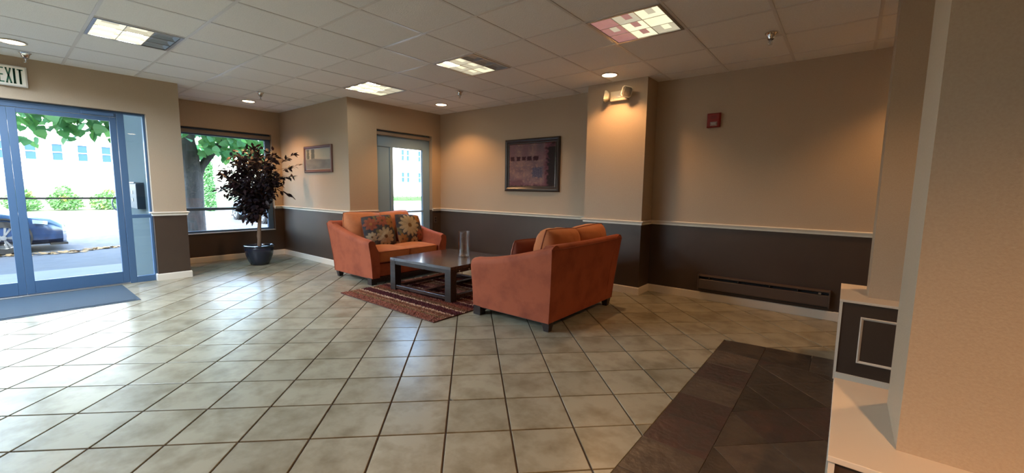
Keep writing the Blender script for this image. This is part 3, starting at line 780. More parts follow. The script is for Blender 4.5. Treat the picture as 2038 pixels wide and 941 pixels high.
def loveseat(label, loc, rz):
    t = thing('loveseat', label, 'sofa', loc, rz, 'rust velvet loveseats facing the coffee table')
    ZB = .085; XF, XB = .452, -.458
    for sg in (-1, 1):
        rings = []; N_ = 16
        for k in range(N_+1):
            s = k/N_; x_ = XF+(XB-XF)*s
            h = armh(s)
            ring = []; rr = .030 if s > .06 else .030
            fl = .055+.02*s
            if k == 0: endr = .022
            elif k == 1: endr = .006
            else: endr = 0
            TW = .125
            def yo(z): q = (z-ZB)/(h-ZB); return .625+fl*q**1.5
            zs = [ZB, ZB+.12, ZB+.24, ZB+.36, h-.075]
            pts = [(yo(z), z) for z in zs]
            yo_h, yi = yo(h-.06), yo(h)-TW
            mid = (yo_h+yi)/2; hw = (yo_h-yi)/2
            for a in range(1, 8):
                an = PI*a/8; pts.append((mid+hw*math.cos(an)*1.02, h-.06+.06*math.sin(an)**.8))
            pts += [(yi, h-.075), (.505, .42), (.50, .30), (.50, ZB)]
            ring = []
            for yv, zv in pts:
                lean = -.070*max(0, (zv-ZB)/(HB-ZB))*s**2
                xf = .0
                if k == 0: # pull the front edge round
                    cyv, czv = .585, .34
                    yv = cyv+(yv-cyv)*(1-.10); zv = czv+(zv-czv)*(1-.055) if zv > .2 else zv; xf = .0
                bow = -.030*max(0, (zv-.45)/.15)**2*(1-s)**6 if zv > .45 else 0
                ring.append((x_+lean+bow+(0.012 if k == 0 else 0), sg*yv, zv))
            rings.append(ring)
        a_ = MB().loft(rings).build('arm', m_sofa, t); 
        for p in a_.data.polygons: p.use_smooth = True
        a_.data.set_sharp_from_angle(angle=math.radians(50))
    # back: loft along y
    rings = []; N_ = 14
    for k in range(N_+1):
        q = -1+2*k/N_; y_ = q*.690 if abs(q) < 1 else q*.690
        sag = -.006*(1-q*q)
        ring = []
        h = HB+sag
        pts = [(-.460, ZB), (-.475, .30), (-.498, .52), (-.526, h-.050), (-.524, h-.022), (-.508, h-.004), (-.480, h), (-.440, h-.010), (-.415, h-.040), (-.385, .60), (-.34, .42), (-.33, .25), (-.33, ZB)]
        for xv, zv in pts:
            qq = (zv-ZB)/(HB-ZB); lim = .600+.066*max(0, qq)**1.5
            ring.append((xv, q*(lim+.003), zv))
        rings.append(ring)
    b_ = MB().loft(rings).build('back', m_sofa, t)
    for p in b_.data.polygons: p.use_smooth = True
    b_.data.set_sharp_from_angle(angle=math.radians(50))
    # welt along the back's edges
    pts = [(-.462-.066*((z-ZB)/(HB-ZB))**1.1, .628+.072*((z-ZB)/(HB-ZB))**1.5, z) for z in [ZB+k*(HB-.03-ZB)/8 for k in range(9)]]
    for sg in (-1, 1): MB().tube([(x_, sg*y_, z) for x_, y_, z in pts], .004, 6).build('welt', m_sofa, t, smooth=True)
    MB().tube([(-.528, -.69+1.38*k/10, HB-.040-.006*(1-(k/5-1)**2)) for k in range(11)], .004, 6).build('welt', m_welt, t, smooth=True)
    MB().box((-.40, -.505, ZB+.005), (.425, .505, .265), 0, .012).build('seat_frame', m_sofa, t)
    MB().box((-.43, -.60, .070), (.425, .60, .088)).build('base_rail', m_dkwood, t)
    for sx in (-1, 1):
        for sy in (-1, 1):
            if sx > 0:
                MB().loft([[(.345+a*.5+.06, sy*(.585)+q_, z) if False else (cx, cyy, z) for cx, cyy in ((.360, sy*.550), (.452, sy*.550), (.452, sy*(.628)), (.360, sy*(.628)))] for z, a, q_ in ((0, 0, 0), (.092, 0, 0))]).build('leg', m_dkwood, t)
            else:
                MB().loft([[(-.42+a*cx, sy*.575+a*cyy, z) for cx, cyy in ((-1, -1), (1, -1), (1, 1), (-1, 1))] for z, a in ((0, .026), (.085, .040))]).build('leg', m_dkwood, t)
    MB().box((.400, -.552, .020), (.440, .552, .088), 0, .003).build('front_rail', m_dkwood, t)
    for sg in (-1, 1):
        c = boxcushion(.80, .498, .175, 3+sg, .022).build('seat_cushion', m_cush, t, loc=(.045, sg*.2515, .352)); merge(c, 1e-5)
        for zz in (-.068, .070): MB().tube(rloop(.402, .2500, zz), .0038, 6).build('welt', m_welt, c, smooth=True)
        mb_, _ = cushion_mb(.585, .52, .33, 18, .42, .020, seed=5+sg*2+loc[0])
        c = mb_.build('back_cushion', m_cush, t, loc=(-.290, sg*.270, .650), rot=(math.radians(sg*2.5), math.radians(-13), math.radians(sg*1.5))); merge(c)
        MB().tube(welt_pts(.585, .52), .0045, 6).build('welt', m_welt, c, smooth=True)
    return t
loveseat('rust velvet loveseat under the corner window, floral pillows on it', (-5.165, 3.615, 0), 0)
loveseat('rust velvet loveseat seen from behind, nearest to the column', (-2.430, 3.610, 0), PI)

def floral(seed, flowers):
    rs = random.Random(seed)
    leaves = [(rs.random(), rs.random(), rs.uniform(0, PI), rs.uniform(.08, .16)) for _ in range(11)]
    def f_(a, b):
        n1 = NZ(a, b, 9, seed); n3 = NZ(a, b, 40, seed)
        c = mixc((.035, .038, .048), (.075, .062, .055), .5+n1)
        for lx, ly, an, ln in leaves:
            dx, dy = a-lx, b-ly; uu = dx*math.cos(an)+dy*math.sin(an); vv = -dx*math.sin(an)+dy*math.cos(an)
            d = (uu/ln)**2+(vv/(ln*.32))**2
            if d < 1: c = mixc(c, (.16, .13, .055), .9)
        for fx, fy, R_, npet, col, cc in flowers:
            dx, dy = a-fx, b-fy; rr_ = math.hypot(dx, dy)/R_; th = math.atan2(dy, dx)
            edge = .62+.38*abs(math.cos(th*npet/2))**.7
            if rr_ < edge: c = mixc(col, tuple(q*.6 for q in col), .35*abs(math.sin(th*npet/2+.3))+.2*rr_+n3*.4)
            if rr_ < .24: c = mixc(cc, col, sst(.16, .24, rr_))
        return tuple(max(.004, q) for q in c)
    return f_
CR, OC, RU = (.42, .33, .20), (.34, .15, .045), (.30, .085, .045)
BR_ = (.12, .055, .02)
def pillow(label, loc, rot, W_, Hh, T, seed, flowers, name='floral_throw_pillow', group='floral throw pillows on the corner loveseat', col=None):
    t = thing(name, label, 'throw pillow', loc, 0, group); t.rotation_euler = rot
    fn = floral(seed, flowers) if flowers else None
    mb_, cols = cushion_mb(W_, Hh, T, 56 if flowers else 18, .5, .008, seed=seed, colfun=fn)
    c = mb_.build('cover', m_print if flowers else col, t, cols=cols if flowers else None)
    for p in c.data.polygons: p.use_smooth = True
    MB().tube(welt_pts(W_, Hh), .004, 6).build('piping', m_welt, t, smooth=True)
pillow('floral throw pillow nearest the arm, large cream daisy low on it', (-5.225, 3.450, .645), (math.radians(3), math.radians(-17), math.radians(-7)), .47, .45, .15, 2,
       [(.62, .28, .30, 11, CR, BR_), (.18, .30, .17, 9, CR, BR_), (.22, .72, .22, 8, RU, OC), (.60, .80, .20, 8, RU, BR_), (.92, .72, .2, 9, OC, BR_)])
pillow('floral throw pillow with one big central cream daisy', (-5.190, 3.955, .640), (math.radians(-5), math.radians(-19), math.radians(6)), .48, .46, .15, 9,
       [(.42, .60, .38, 13, CR, (.17, .09, .03)), (.84, .28, .20, 9, RU, BR_), (.88, .88, .2, 9, OC, BR_), (.10, .14, .18, 8, OC, BR_), (.55, .08, .15, 9, CR, BR_)])
pillow('plain dark rust throw pillow leaning inside the near loveseat', (-2.430, 3.225, .620), (0, math.radians(14), math.radians(-10)), .34, .34, .14, 4, None, 'rust_throw_pillow', None, mat('dark_rust_cloth', (.22, .055, .030), .8, sheen=.3))

# ------------------------------------------------------------------ coffee table, vase, rug
t = thing('coffee_table', 'low square espresso wood coffee table on the striped rug', 'table', (-3.850, 3.560, .014), math.radians(2.6))
hw = .520
MB().box((-hw, -hw, .360), (hw, hw, .395), 0, .003).build('tabletop', m_tabletop, t)
for sx in (-1, 1):
    for sy in (-1, 1): MB().box((sx*hw, sy*hw, .0), (sx*(hw-.092), sy*(hw-.092), .3605), 0, .003).build('leg', m_dkwood, t)
for s in (-1, 1):
    MB().box((-hw+.09, s*(hw-.004), .318), (hw-.09, s*(hw-.030), .3605), 0, .002).build('apron', m_dkwood, t)
    MB().box((s*(hw-.004), -hw+.09, .318), (s*(hw-.030), hw-.09, .3605), 0, .002).build('apron', m_dkwood, t)
    MB().box((-hw+.09, s*(hw-.010), .020), (hw-.09, s*(hw-.075), .060), 0, .003).build('stretcher', m_tabletop, t)
    MB().box((s*(hw-.010), -hw+.09, .020), (s*(hw-.075), hw-.09, .060), 0, .003).build('stretcher', m_tabletop, t)
MB().box((-.035, -hw+.07, .022), (.035, hw-.07, .056), 0, .003).build('stretcher', m_tabletop, t)
for y_ in (-hw+.14, -hw+.30): 
    MB().lathe([(.009, 0), (.009, .004), (.004, .007)], n=12).build('bolt', m_bolt, t, loc=(hw-.003, y_, .335), rot=(0, PI/2, 0))
t = thing('glass_vase', 'tall clear glass vase on the coffee table', 'vase', (-3.745, 3.700, .4095))
MB().lathe([(.064, 0), (.072, .004), (.074, .020), (.073, .12), (.069, .24), (.066, .318), (.067, .320), (.063, .318), (.065, .24), (.069, .12), (.069, .026), (.060, .020), (.001, .018)], n=40).build('body', m_vase, t, smooth=True)
MB().lathe([(.066, .003), (.067, .014), (.058, .017), (.001, .017)], n=40).build('base', glassmat('vase_base_glass', (.96, .96, .94), 1.6), t, smooth=True)

RX0, RX1, RY0, RY1 = -4.62, -2.95, 2.512, 4.22
STR = [(0, .115, (.40, .145, .095)), (.115, .150, (.32, .18, .09)), (.150, .175, (.50, .24, .14)), (.175, .235, (.32, .13, .075)), (.235, .265, (.80, .52, .35)), (.265, .385, (.13, .030, .034)),
       (.385, .413, (.80, .52, .35)), (.410, .475, (.24, .11, .055)), (.475, .56, (.30, .085, .050)), (.56, .64, (.10, .024, .026)), (.64, .665, (.50, .30, .2)), (.665, .76, (.18, .055, .038)), (.76, .785, (.55, .34, .22)), (.785, .90, (.11, .026, .026)), (.90, .93, (.5, .2, .12))]
def rugcol(x_, y_):
    q = (y_-RY0+noise.noise(Vector((x_*9, y_*5, 0)))*.008+noise.noise(Vector((x_*40, y_*30, 0)))*.006) % .93
    for a, b, c in STR:
        if a <= q < b: return c
    return STR[0][2]
rug = MB().box((RX0, RY0, 0), (RX1, RY1, .010), 0, .003).build('striped_rug', m_rugback)
tag(rug, 'shaggy striped rug in rust, maroon and cream under the coffee table', 'rug')
rs = random.Random(3); pv = []; pf = []; pc = []
NXR, NYR = 150, 150
for i in range(NXR):
    for j in range(NYR):
        x_ = RX0+(i+rs.random())/NXR*(RX1-RX0); y_ = RY0+(j+rs.random())/NYR*(RY1-RY0)
        col = rugcol(x_, y_); k = rs.uniform(.7, 1.25); col = tuple(q*k for q in col)
        hgt = rs.uniform(.006, .013); s = .0075; lx, ly = rs.uniform(-.010, .010), rs.uniform(-.010, .010); an = rs.random()*6
        o_ = len(pv)
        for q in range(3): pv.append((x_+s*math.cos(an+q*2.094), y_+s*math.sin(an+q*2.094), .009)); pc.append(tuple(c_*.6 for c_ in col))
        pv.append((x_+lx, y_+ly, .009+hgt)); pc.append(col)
        pf += [(o_, o_+1, o_+3), (o_+1, o_+2, o_+3), (o_+2, o_, o_+3)]
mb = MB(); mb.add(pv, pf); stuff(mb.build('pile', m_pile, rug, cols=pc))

# ------------------------------------------------------------------ potted tree
def leafmesh(name, L_, W_, m_, lobes=False):
    if lobes:
        prof = [(0, .02), (.04, .20), (.16, .47), (.34, .50), (.48, .42), (.56, .44), (.70, .30), (.86, .13), (1, 0)]
    else: prof = [(0, .03), (.15, .30), (.35, .48), (.55, .47), (.8, .24), (1, 0)]
    vs = []; fs = []
    for a, b in prof: vs += [(a*L_, -b*W_, -.10*L_*a*a+.10*W_*b), (a*L_, 0, -.10*L_*a*a), (a*L_, b*W_, -.10*L_*a*a+.10*W_*b)]
    for k in range(len(prof)-1):
        for q in (0, 1): fs.append((k*3+q, k*3+q+1, k*3+q+4, k*3+q+3))
    me = bpy.data.meshes.new(name); me.from_pydata(vs, [], fs); me.materials.append(m_); me.update()
    me.polygons.foreach_set('use_smooth', [True]*len(me.polygons))
    return me
def leafset(name, pts, me, m_list, parent, nparts, cam_p, rs):
    """pts: (pos, dir, scale). nearest nparts are objects, the rest one mesh."""
    pts = sorted(pts, key=lambda q: (Vector(q[0])-cam_p).length)
    rest = MB()
    for k, (p, d, s) in enumerate(pts):
        d = Vector(d).normalized()
        rot = d.to_track_quat('X', 'Z').to_matrix().to_4x4() @ Matrix.Rotation(rs.uniform(-.9, .9), 4, 'X')
        mt = Matrix.Translation(p) @ rot @ Matrix.Scale(s, 4)
        if k < nparts:
            o = bpy.data.objects.new(name, me[k % len(me)]); C.objects.link(o); o.parent = parent; o.matrix_local = mt
        else:
            m0 = me[k % len(me)]
            rest.add([mt @ v.co for v in m0.vertices], [list(q.vertices) for q in m0.polygons], k % len(me))
    if rest.v: stuff(rest.build('inner_foliage', m_list, parent, smooth=80))
PX_, PY_ = -7.36, 2.640
t = thing('potted_tree', 'burgundy-leaved tree in a glazed blue-black pot by the window', 'potted plant', (PX_, PY_, 0))
MB().lathe([(.118, 0), (.128, .004), (.160, .07), (.188, .15), (.203, .22), (.205, .262), (.198, .282), (.212, .292), (.222, .305), (.218, .316), (.200, .318), (.190, .300), (.188, .27), (.001, .265)], n=40).build('pot', m_pot, t, smooth=True)
MB().lathe([(.189, .262), (.14, .282), (.07, .287), (.001, .290)], n=24).build('soil', m_soil, t, smooth=True)
rs = random.Random(11)
stem = MB(); stem.tube([(0, 0, .27), (.012, .008, .45), (.004, .022, .62), (.018, .030, .78), (.010, .045, .95), (0, .06, 1.15), (-.02, .07, 1.4)], [.030, .026, .024, .023, .021, .016, .010], 10); stem.tube([(.010, .014, .28), (-.012, -.004, .46), (.014, .006, .64), (-.004, .020, .82), (.02, .05, 1.0)], [.02, .018, .017, .014, .01], 8)
stem.build('stem', m_bark, t, smooth=True)
twigs = []; lp = []
ctr = Vector((-.05, -.02, 1.32))
for k in range(230):
    while True:
        d = Vector((rs.uniform(-1, 1), rs.uniform(-1, 1), rs.uniform(-1, 1)))
        if .2 < d.length < 1: break
    d.normalize(); rr_ = rs.uniform(.55, 1.0)
    e = Vector((d.x*.48, d.y*.45, d.z*.62))
    if d.z < -.25: e.x *= .62+.1; e.y *= .72
    end = ctr+e*rr_
    st = Vector((0, .05, min(1.5, max(.78, end.z-.32))))
    midp = (st+end)/2+Vector((0, 0, .05))
    twigs.append([st, midp, end])
    for q in range(13):
        s = rs.uniform(.45, 1.05); p = (st*(1-s)*(1-s)+midp*2*s*(1-s)+end*s*s) if s <= 1 else end
        dd = (end-st).normalized()*.7+Vector((rs.uniform(-1, 1), rs.uniform(-1, 1), rs.uniform(-1.7, .1)))*.8
        lp.append((p+Vector((rs.uniform(-.045, .045), rs.uniform(-.045, .045), rs.uniform(-.045, .045))), dd, rs.uniform(.75, 1.25)))
for (ax_, ay_, az_) in ((.20, .63, 1.62), (.05, .60, 1.80), (.30, .52, 1.42), (.25, .50, 1.08), (.28, -.36, 1.62), (.30, -.42, 1.30)):
    st = Vector((0, .05, 1.25)); end = Vector((ax_*.6, ay_, az_)); midp = (st+end)/2+Vector((0, 0, .10)); twigs.append([st, midp, end])
    for q in range(14):
        s = rs.uniform(.6, 1.0); p = st*(1-s)*(1-s)+midp*2*s*(1-s)+end*s*s
        lp.append((p, (end-st).normalized()*.8+Vector((rs.uniform(-.7, .7), rs.uniform(-.7, .7), rs.uniform(-1., .3))), rs.uniform(.8, 1.2)))
for tw in twigs[::2]: 
    pass
tm = MB()
for tw in twigs: tm.tube([tw[0], tw[1], tw[2]], [.006, .004, .002], 4)
stuff(tm.build('twigs', m_bark, t))
lm = [leafmesh('leaf', .085, .040, m_leaf), leafmesh('leaf', .085, .040, m_leaf2)]
leafset('leaf', lp, lm, [m_leaf, m_leaf2], t, 298, Vector((7.36, -2.64, 1.258)), rs)
lf_low = []
for p in ((.02, .05, .92), (.0, -.04, .74), (.01, .08, .72), (.03, .03, .66)): pass

# ------------------------------------------------------------------ outside
def ground(name, x0, x1, y0, y1, z, m_, label): return struct(MB().box((x0, y0, z-.2), (x1, y1, z)).build(name, m_), label)
GZ = -.12
walk = ground('sidewalk', -9.83, XW-.162, -25, 60, GZ, m_conc, 'pale concrete sidewalk outside the doors')
ground('entry_landing', -7.165, XW-.10, DOOR_Y0, DOOR_Y1, -.02, m_conc, 'concrete landing at the doors')
ground('road', -22.5, -9.84, -25, 60, GZ-.02, m_asph, 'asphalt street outside')
ground('far_sidewalk', -29.6, -22.5, -25, 60, GZ+.04, m_conc, 'sunlit sidewalk across the street')
ground('planting_bed', -60, -29.6, -25, 60, GZ+.03, mat('bed_soil', (.10, .14, .06), .95), 'planting bed across the street')
for k, y_ in enumerate([-22+2.4*i for i in range(26)]):
    MB().box((-9.83, y_-.006, GZ-.002), (-7.2, y_+.006, GZ+.0012)).build('joint', m_retain, walk)
mk = struct(MB().box((-17.42, -24, GZ-.021), (-17.28, 55, GZ-.016)).build('road_line', m_line), 'white lane line')
# leaf litter along the gutter
lit = MB(); rs = random.Random(5)
for k in range(1500):
    y_ = rs.uniform(-6, 14); x_ = (-12.60 if y_ > 1.1 else -12.42)+max(-.22, min(.22, rs.gauss(0, .10)))+.12*math.sin(y_*2.1); s = rs.uniform(.03, .08); a = rs.random()*6
    lit.add([(x_+s*math.cos(a), y_+s*math.sin(a), GZ-.012+rs.random()*.02), (x_+s*.7*math.cos(a+1.7), y_+s*.7*math.sin(a+1.7), GZ-.01+rs.random()*.03), (x_+s*math.cos(a+3.1), y_+s*math.sin(a+3.1), GZ-.012+rs.random()*.02), (x_+s*.6*math.cos(a+4.8), y_+s*.6*math.sin(a+4.8), GZ-.012)], [(0, 1, 2, 3)])
o = stuff(lit.build('leaf_litter', m_litter)); o['label'] = 'strip of dry leaves along the parking lane'; o['category'] = 'leaves'

def foliage_blob(cx, cy_, cz, rx, ry, rz_, n, s, rs, mb):
    for k in range(n):
        while True:
            d = Vector((rs.uniform(-1, 1), rs.uniform(-1, 1), rs.uniform(-1, 1)))
            if d.length < 1: break
        d *= (.6+.4*rs.random())/max(.3, d.length)*1.0
        p = Vector((cx+d.x*rx, cy_+d.y*ry, cz+d.z*rz_)); n_ = Vector((rs.uniform(-1, 1), rs.uniform(-1, 1), rs.uniform(-1, 1))).normalized()
        a = n_.orthogonal().normalized()*s*rs.uniform(.6, 1.3); b = n_.cross(a)*.6
        mb.add([p-a, p-b*.8, p+a, p+b*.8], [(0, 1, 2, 3)])
rs = random.Random(21)
for k, (y_, h_, lb) in enumerate([(-5.4, .9, 'leafy shrub across the street, southernmost of the bed'), (-3.2, 1.0, 'leafy shrub across the street behind the parked car'), (-1.1, .95, 'leafy shrub across the street seen past the car roof'),
                                  (.85, 1.05, 'pale leafy shrub across the street, left of the yellow-flowered one'), (2.3, 1.15, 'tallest yellow-flowered shrub against the retaining wall'), (3.75, 1.0, 'low yellow-green shrub across the street near the door edge'), (5.15, .9, 'leafy shrub across the street seen through the sidelight'), (6.6, 1.3, 'leafy shrub left of the street tree trunk')]):
    t = thing('shrub', lb, 'shrub', (-31.2, y_, GZ+.03), 0, None)
    mb = MB(); foliage_blob(0, 0, h_*.42, .8, .66, h_*.42, 620, .085, rs, mb); foliage_blob(.1, rs.uniform(-.25, .25), h_*.72, .5, .36, h_*.36, 260, .08, rs, mb); foliage_blob(.5, rs.uniform(-.1, .1), h_*.25, .6, .62, h_*.25, 300, .08, rs, mb)
    stuff(mb.build('foliage', m_shrub, t)); MB().tube([(0, 0, 0), (.02, 0, h_*.5)], [.04, .02], 6).build('stem', m_tbark, t)
t = thing('columnar_evergreen', 'tall narrow green evergreen right of the street tree trunk', 'tree', (-26.0, 7.12, GZ+.03))
mb = MB(); 
for k in range(7): foliage_blob(0, 0, .25+k*.36, .42-.02*k, .34-.02*k, .34, 330, .06, rs, mb)
stuff(mb.build('foliage', m_hedge, t)); MB().tube([(0, 0, 0), (0, 0, 1.6)], [.06, .03], 6).build('stem', m_tbark, t)
t = thing('clipped_hedge', 'long low clipped hedge in front of the far building', 'hedge', (-38.6, 31, GZ+.03))
mb = MB()
for k in range(30): foliage_blob(0, -7.5+k*.52, .25, .55, .45, .33, 110, .09, rs, mb)
stuff(mb.build('foliage', m_hedge, t))
MB().box((-.4, -7.8, 0), (.4, 7.8, .42), 0, .05).build('core', mat('hedge_core', (.05, .12, .035), .9), t)

def building(label, x, y0, y1, ztop, rows, cols, ww, cornices, base):
    t = thing('building', label, 'building', (x, y0, GZ))
    MB().box((-6, 0, 0), (0, y1-y0, ztop-GZ)).build('wall', m_stucco, t)
    for z_ in cornices: MB().box((0, 0, z_-GZ), (.10, y1-y0, z_-GZ+.07)).build('cornice', m_wframe, t)
    if base: MB().box((0, -.2, 0), (.8, y1-y0+.2, base-GZ)).build('base_block', m_retain, t)
    for z0, z1 in rows:
        for c in cols:
            fr = MB(); a0, a1, b0, b1 = c-y0, c-y0+ww, z0-GZ, z1-GZ; m_ = .035
            fr.box((0, a0-m_, b0-m_), (.06, a0, b1+m_)).box((0, a1, b0-m_), (.06, a1+m_, b1+m_)).box((0, a0, b0-m_), (.06, a1, b0)).box((0, a0, b1), (.06, a1, b1+m_)).box((0, a0, (b0+b1)/2-.02), (.05, a1, (b0+b1)/2+.02))
            wo = fr.build('window', m_wframe, t)
            MB().box((.0, a0, b0), (.02, a1, (b0+b1)/2-.02)).build('pane', m_pane, wo)
            MB().box((.0, a0, (b0+b1)/2+.02), (.02, a1, b1)).build('pane', m_pane, wo)
    return t
b1 = building('white building straight across the street with a grey base', -36, -14, 10.2, 9.0, [(2.60, 3.52), (5.0, 5.95)], [1.325+k*1.03 for k in range(-8, 9)], .40, [2.42, 1.42], 1.46)
rl = MB()
for k in range(120): rl.box((.74, .1+k*.2, 1.46-GZ), (.755, .115+k*.2, 1.86-GZ-.12))
rl.box((.735, .05, 1.76-GZ-.02), (.76, 24.1, 1.76-GZ+.01))
rl.build('railing', m_rail, b1)
building('white apartment building seen through the corner window', -40, 17, 50, 12, [(1.97, 3.07), (4.42, 5.60), (6.9, 8.05)], sorted([29.50+2.37*k for k in range(-5, 8)]+[30.22+2.37*k for k in range(-5, 8)]), .36, [], None)

# street tree in front of the alcove window
t = thing('street_tree', 'big-leaved street tree with grey trunk outside the alcove window', 'tree', (-10.4, 2.58, GZ))
MB().tube([(0, -.02, 0), (0, -.01, .5), (0, .0, 1.0), (.0, .01, 1.5), (0, -.03, 1.95), (-.02, -.10, 2.5), (-.05, -.2, 3.4), (-.1, -.3, 4.6)], [.21, .175, .16, .165, .155, .145, .12, .07], 14).build('trunk', m_tbark, t, smooth=True)
MB().tube([(0, .02, 1.35), (.03, .14, 1.75), (.05, .45, 2.2), (.1, 1.0, 2.7), (.1, 1.7, 3.0)], [.10, .075, .06, .045, .03], 10).build('branch', m_tbark, t, smooth=True)
MB().tube([(0, -.05, 2.0), (.1, -.5, 2.4), (.3, -1.1, 2.6), (.5, -1.9, 2.6), (.6, -2.6, 2.5)], [.08, .06, .045, .03, .02], 10).build('branch', m_tbark, t, smooth=True)
MB().tube([(0, 0, 2.3), (-.5, .3, 2.9), (-1.1, .5, 3.3)], [.07, .05, .03], 8).build('branch', m_tbark, t, smooth=True)
rs = random.Random(31); lp = []
sprays = [(.75, -2.25, 1.90, 26), (.7, -2.0, 2.1, 24), (.6, -1.7, 2.0, 26), (.7, -1.45, 2.1, 24), (.6, -1.15, 2.0, 28), (.6, -.95, 2.2, 20), (.7, -.72, 1.86, 18), (.6, -.55, 2.3, 18), (.5, -.30, 2.05, 18), (.3, .30, 1.95, 34), (.2, .60, 1.85, 34), (.2, .95, 1.80, 34), (.1, 1.3, 1.75, 30), (.0, 1.7, 2.0, 30), (.0, .75, 2.1, 30)]
for ox, oy, zb_, n_ in sprays:
    for k in range(int(n_*1.9)):
        q = rs.random()
        lp.append((Vector((ox+rs.gauss(0, .20), oy+rs.gauss(0, .085+.12*q), zb_+.12+q*.75)), Vector((rs.uniform(.0, 1.2), rs.uniform(-.8, .8), rs.uniform(-1.6, -.3))), rs.uniform(.7, 1.25)))
for k in range(190):
    lp.append((Vector((rs.uniform(.2, .9), rs.uniform(-2.6, -.1), rs.uniform(2.30, 2.85))), Vector((rs.uniform(.0, 1.2), rs.uniform(-.8, .8), rs.uniform(-1.6, -.3))), rs.uniform(.7, 1.2)))
for k in range(1500):
    x_, y_ = rs.gauss(0, .9), rs.uniform(-3.6, 3.4); z_ = rs.uniform(2.62, 4.9)
    lp.append((Vector((x_, y_, z_)), Vector((rs.uniform(-1, 1), rs.uniform(-1, 1), rs.uniform(-1.4, 0))), rs.uniform(.8, 1.35)))
for k in range(420):
    lp.append((Vector((rs.gauss(-.4, .35), rs.uniform(.0, 2.6), rs.uniform(2.05, 2.7))), Vector((rs.uniform(-1, 1), rs.uniform(-1, 1), rs.uniform(-1.4, 0))), rs.uniform(.8, 1.35)))
tl = [leafmesh('leaf', .155, .150, m_tleaf, True), leafmesh('leaf', .165, .150, m_tleaf2, True)]
leafset('leaf', lp, tl, [m_tleaf, m_tleaf2], t, 298, Vector((10.4, -2.58, 1.38)), rs)

# payphone box on the wall outside the sidelight
t = thing('wall_phone_box', 'dark intercom box with handset on the outside wall by the sidelight', 'intercom', (-7.66, YP-.34, .93))
MB().box((-.20, -.10, 0), (.27, 0, .34), 0, .008).build('housing', m_callbox, t)
MB().box((-.19, -.115, .345), (.26, 0, .36), 0, .004).build('hood', m_steel, t)
MB().tube([(-.25, -.06, .27), (-.27, -.10, .22), (-.27, -.10, .10), (-.25, -.06, .05)], [.022, .014, .014, .022], 8).build('handset', m_steel, t, smooth=True)
for z_ in (.10, .20): MB().box((.02, -.106, z_), (.07, -.099, z_+.045), 0, .002).build('keypad', m_steel, t)

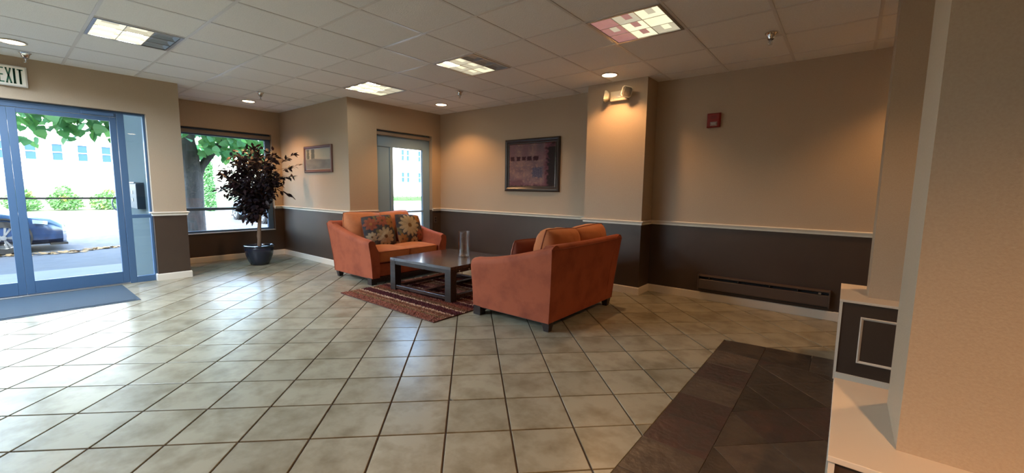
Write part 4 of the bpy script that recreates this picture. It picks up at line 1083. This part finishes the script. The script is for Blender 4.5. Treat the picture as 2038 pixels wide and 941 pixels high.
# parked cars
def car(label, loc, rz, paint=None):
    t = thing('parked_car', label, 'car', loc, rz)
    # local: front towards +y, near side +x; ground z=0
    st = [(0, .60, .16, .50, .46), (-.06, .78, .155, .60, .56), (-.22, .86, .15, .67, .66), (-.55, .895, .15, .74, .73), (-1.0, .91, .15, .86, .84), (-1.30, .915, .15, .92, .90), (-2.0, .92, .15, .95, .93), (-3.0, .92, .15, .98, .95), (-3.9, .90, .16, 1.0, .97), (-4.35, .84, .2, .95, .93), (-4.55, .70, .3, .82, .80)]
    rings = []
    for y_, hw_, zb_, zc_, zs_ in st:
        half = [(hw_*.82, zb_), (hw_*.97, zb_+.10), (hw_, zb_+.24), (hw_*.985, zs_-.10), (hw_*.94, zs_-.02), (hw_*.80, zc_-.01+.01), (hw_*.45, zc_+.015), (0, zc_+.02)]
        rings.append([(a, y_, b) for a, b in half]+[(-a, y_, b) for a, b in half[::-1][1:]])
    o = MB().loft(rings).build('body', paint or m_car, t, smooth=38)
    gh = [(-1.05, .70, .86, .88), (-1.9, .66, .90, 1.33), (-2.4, .66, .92, 1.40), (-3.1, .65, .93, 1.38), (-4.0, .62, .95, 1.02)]
    rings = []
    for y_, hw_, z0, z1 in gh:
        half = [(hw_+.12, z0), (hw_+.03, z0+(z1-z0)*.6), (hw_-.08, z1-.02), (0, z1)]
        rings.append([(a, y_, b) for a, b in half]+[(-a, y_, b) for a, b in half[::-1][1:]])
    MB().loft(rings).build('cabin_glass', m_carg, t, smooth=30)
    MB().loft([[(a, y_, b) for a, b in ((.58, z1-.03), (.5, z1+.005), (0, z1+.015), (-.5, z1+.005), (-.58, z1-.03))] for y_, z1 in ((-1.95, 1.35), (-2.4, 1.405), (-3.1, 1.385), (-3.5, 1.25))], False, False).build('roof_panel', paint or m_car, t, smooth=30)
    for sx in (-1, 1):
        MB().loft([[(sx*(.62+k*.10), -.035-k*.10+dy, .50+dz+k*.025) for dy, dz in ((0, 0), (-.02, .07), (-.16, .10), (-.16, .02))] for k in (0, 1, 2, 2.75)]).build('headlight', m_head, t)
        for y_ in (-.86, -3.62):
            wh = MB(); wh.lathe([(.21, -.10), (.31, -.10), (.325, -.06), (.325, .06), (.31, .10), (.21, .10)], n=32, cap=False)
            wo = wh.build('wheel', m_tyre, t, smooth=40, loc=(sx*.815, y_, .325), rot=(0, PI/2, 0))
            MB().lathe([(.345, -.08), (.375, -.08), (.375, .112), (.345, .112)], n=32, cap=False).build('wheel_arch', m_black, t, smooth=40, loc=(sx*.815, y_, .335), rot=(0, PI/2, 0))
            sp = MB(); sp.lathe([(.225, sx*.085), (.215, sx*.102), (.205, sx*.085), (.205, -.05), (.001, -.05)], n=32, cap=False)
            for k in range(5):
                a = 2*PI*k/5+.3
                for da in (-.17, .17):
                    c0, s0 = math.cos(a), math.sin(a); c1, s1 = math.cos(a+da), math.sin(a+da)
                    nx_, ny_ = -math.sin(a), math.cos(a)
                    z0 = sx*.085; z1 = sx*.100
                    vs = [(.03*c0-.010*nx_, .03*s0-.010*ny_, z1), (.03*c0+.010*nx_, .03*s0+.010*ny_, z1), (.212*c1+.018*nx_, .212*s1+.018*ny_, z0), (.212*c1-.018*nx_, .212*s1-.018*ny_, z0)]
                    sp.add(vs+[(a_, b_, c_-sx*.02) for a_, b_, c_ in vs], [(0, 1, 2, 3), (4, 7, 6, 5), (0, 4, 5, 1), (1, 5, 6, 2), (2, 6, 7, 3), (3, 7, 4, 0)])
            sp.lathe([(.045, sx*.09), (.04, sx*.108), (.001, sx*.110)], n=16, cap=False)
            sp.build('rim', m_rim, wo)
    MB().box((-.45, -.02, .24), (.45, .012, .36), 0, .01).build('grille', m_black, t)
    MB().loft([[(a, y_, z_) for a, z_ in ((-.80, .13), (.80, .13), (.80, .17), (-.80, .17))] for y_ in (.0, -.25)]).build('air_dam', m_black, t)
    return t
car('dark blue car parked outside the doors, only its front in view', (-13.60, .93, GZ-.02), 0)
car('pale blue-grey car parked across the street beyond the potted tree', (-20.7, 7.2, GZ-.02), PI*.5, mat('car_grey_blue', (.16, .22, .30), .3, spec=.6))
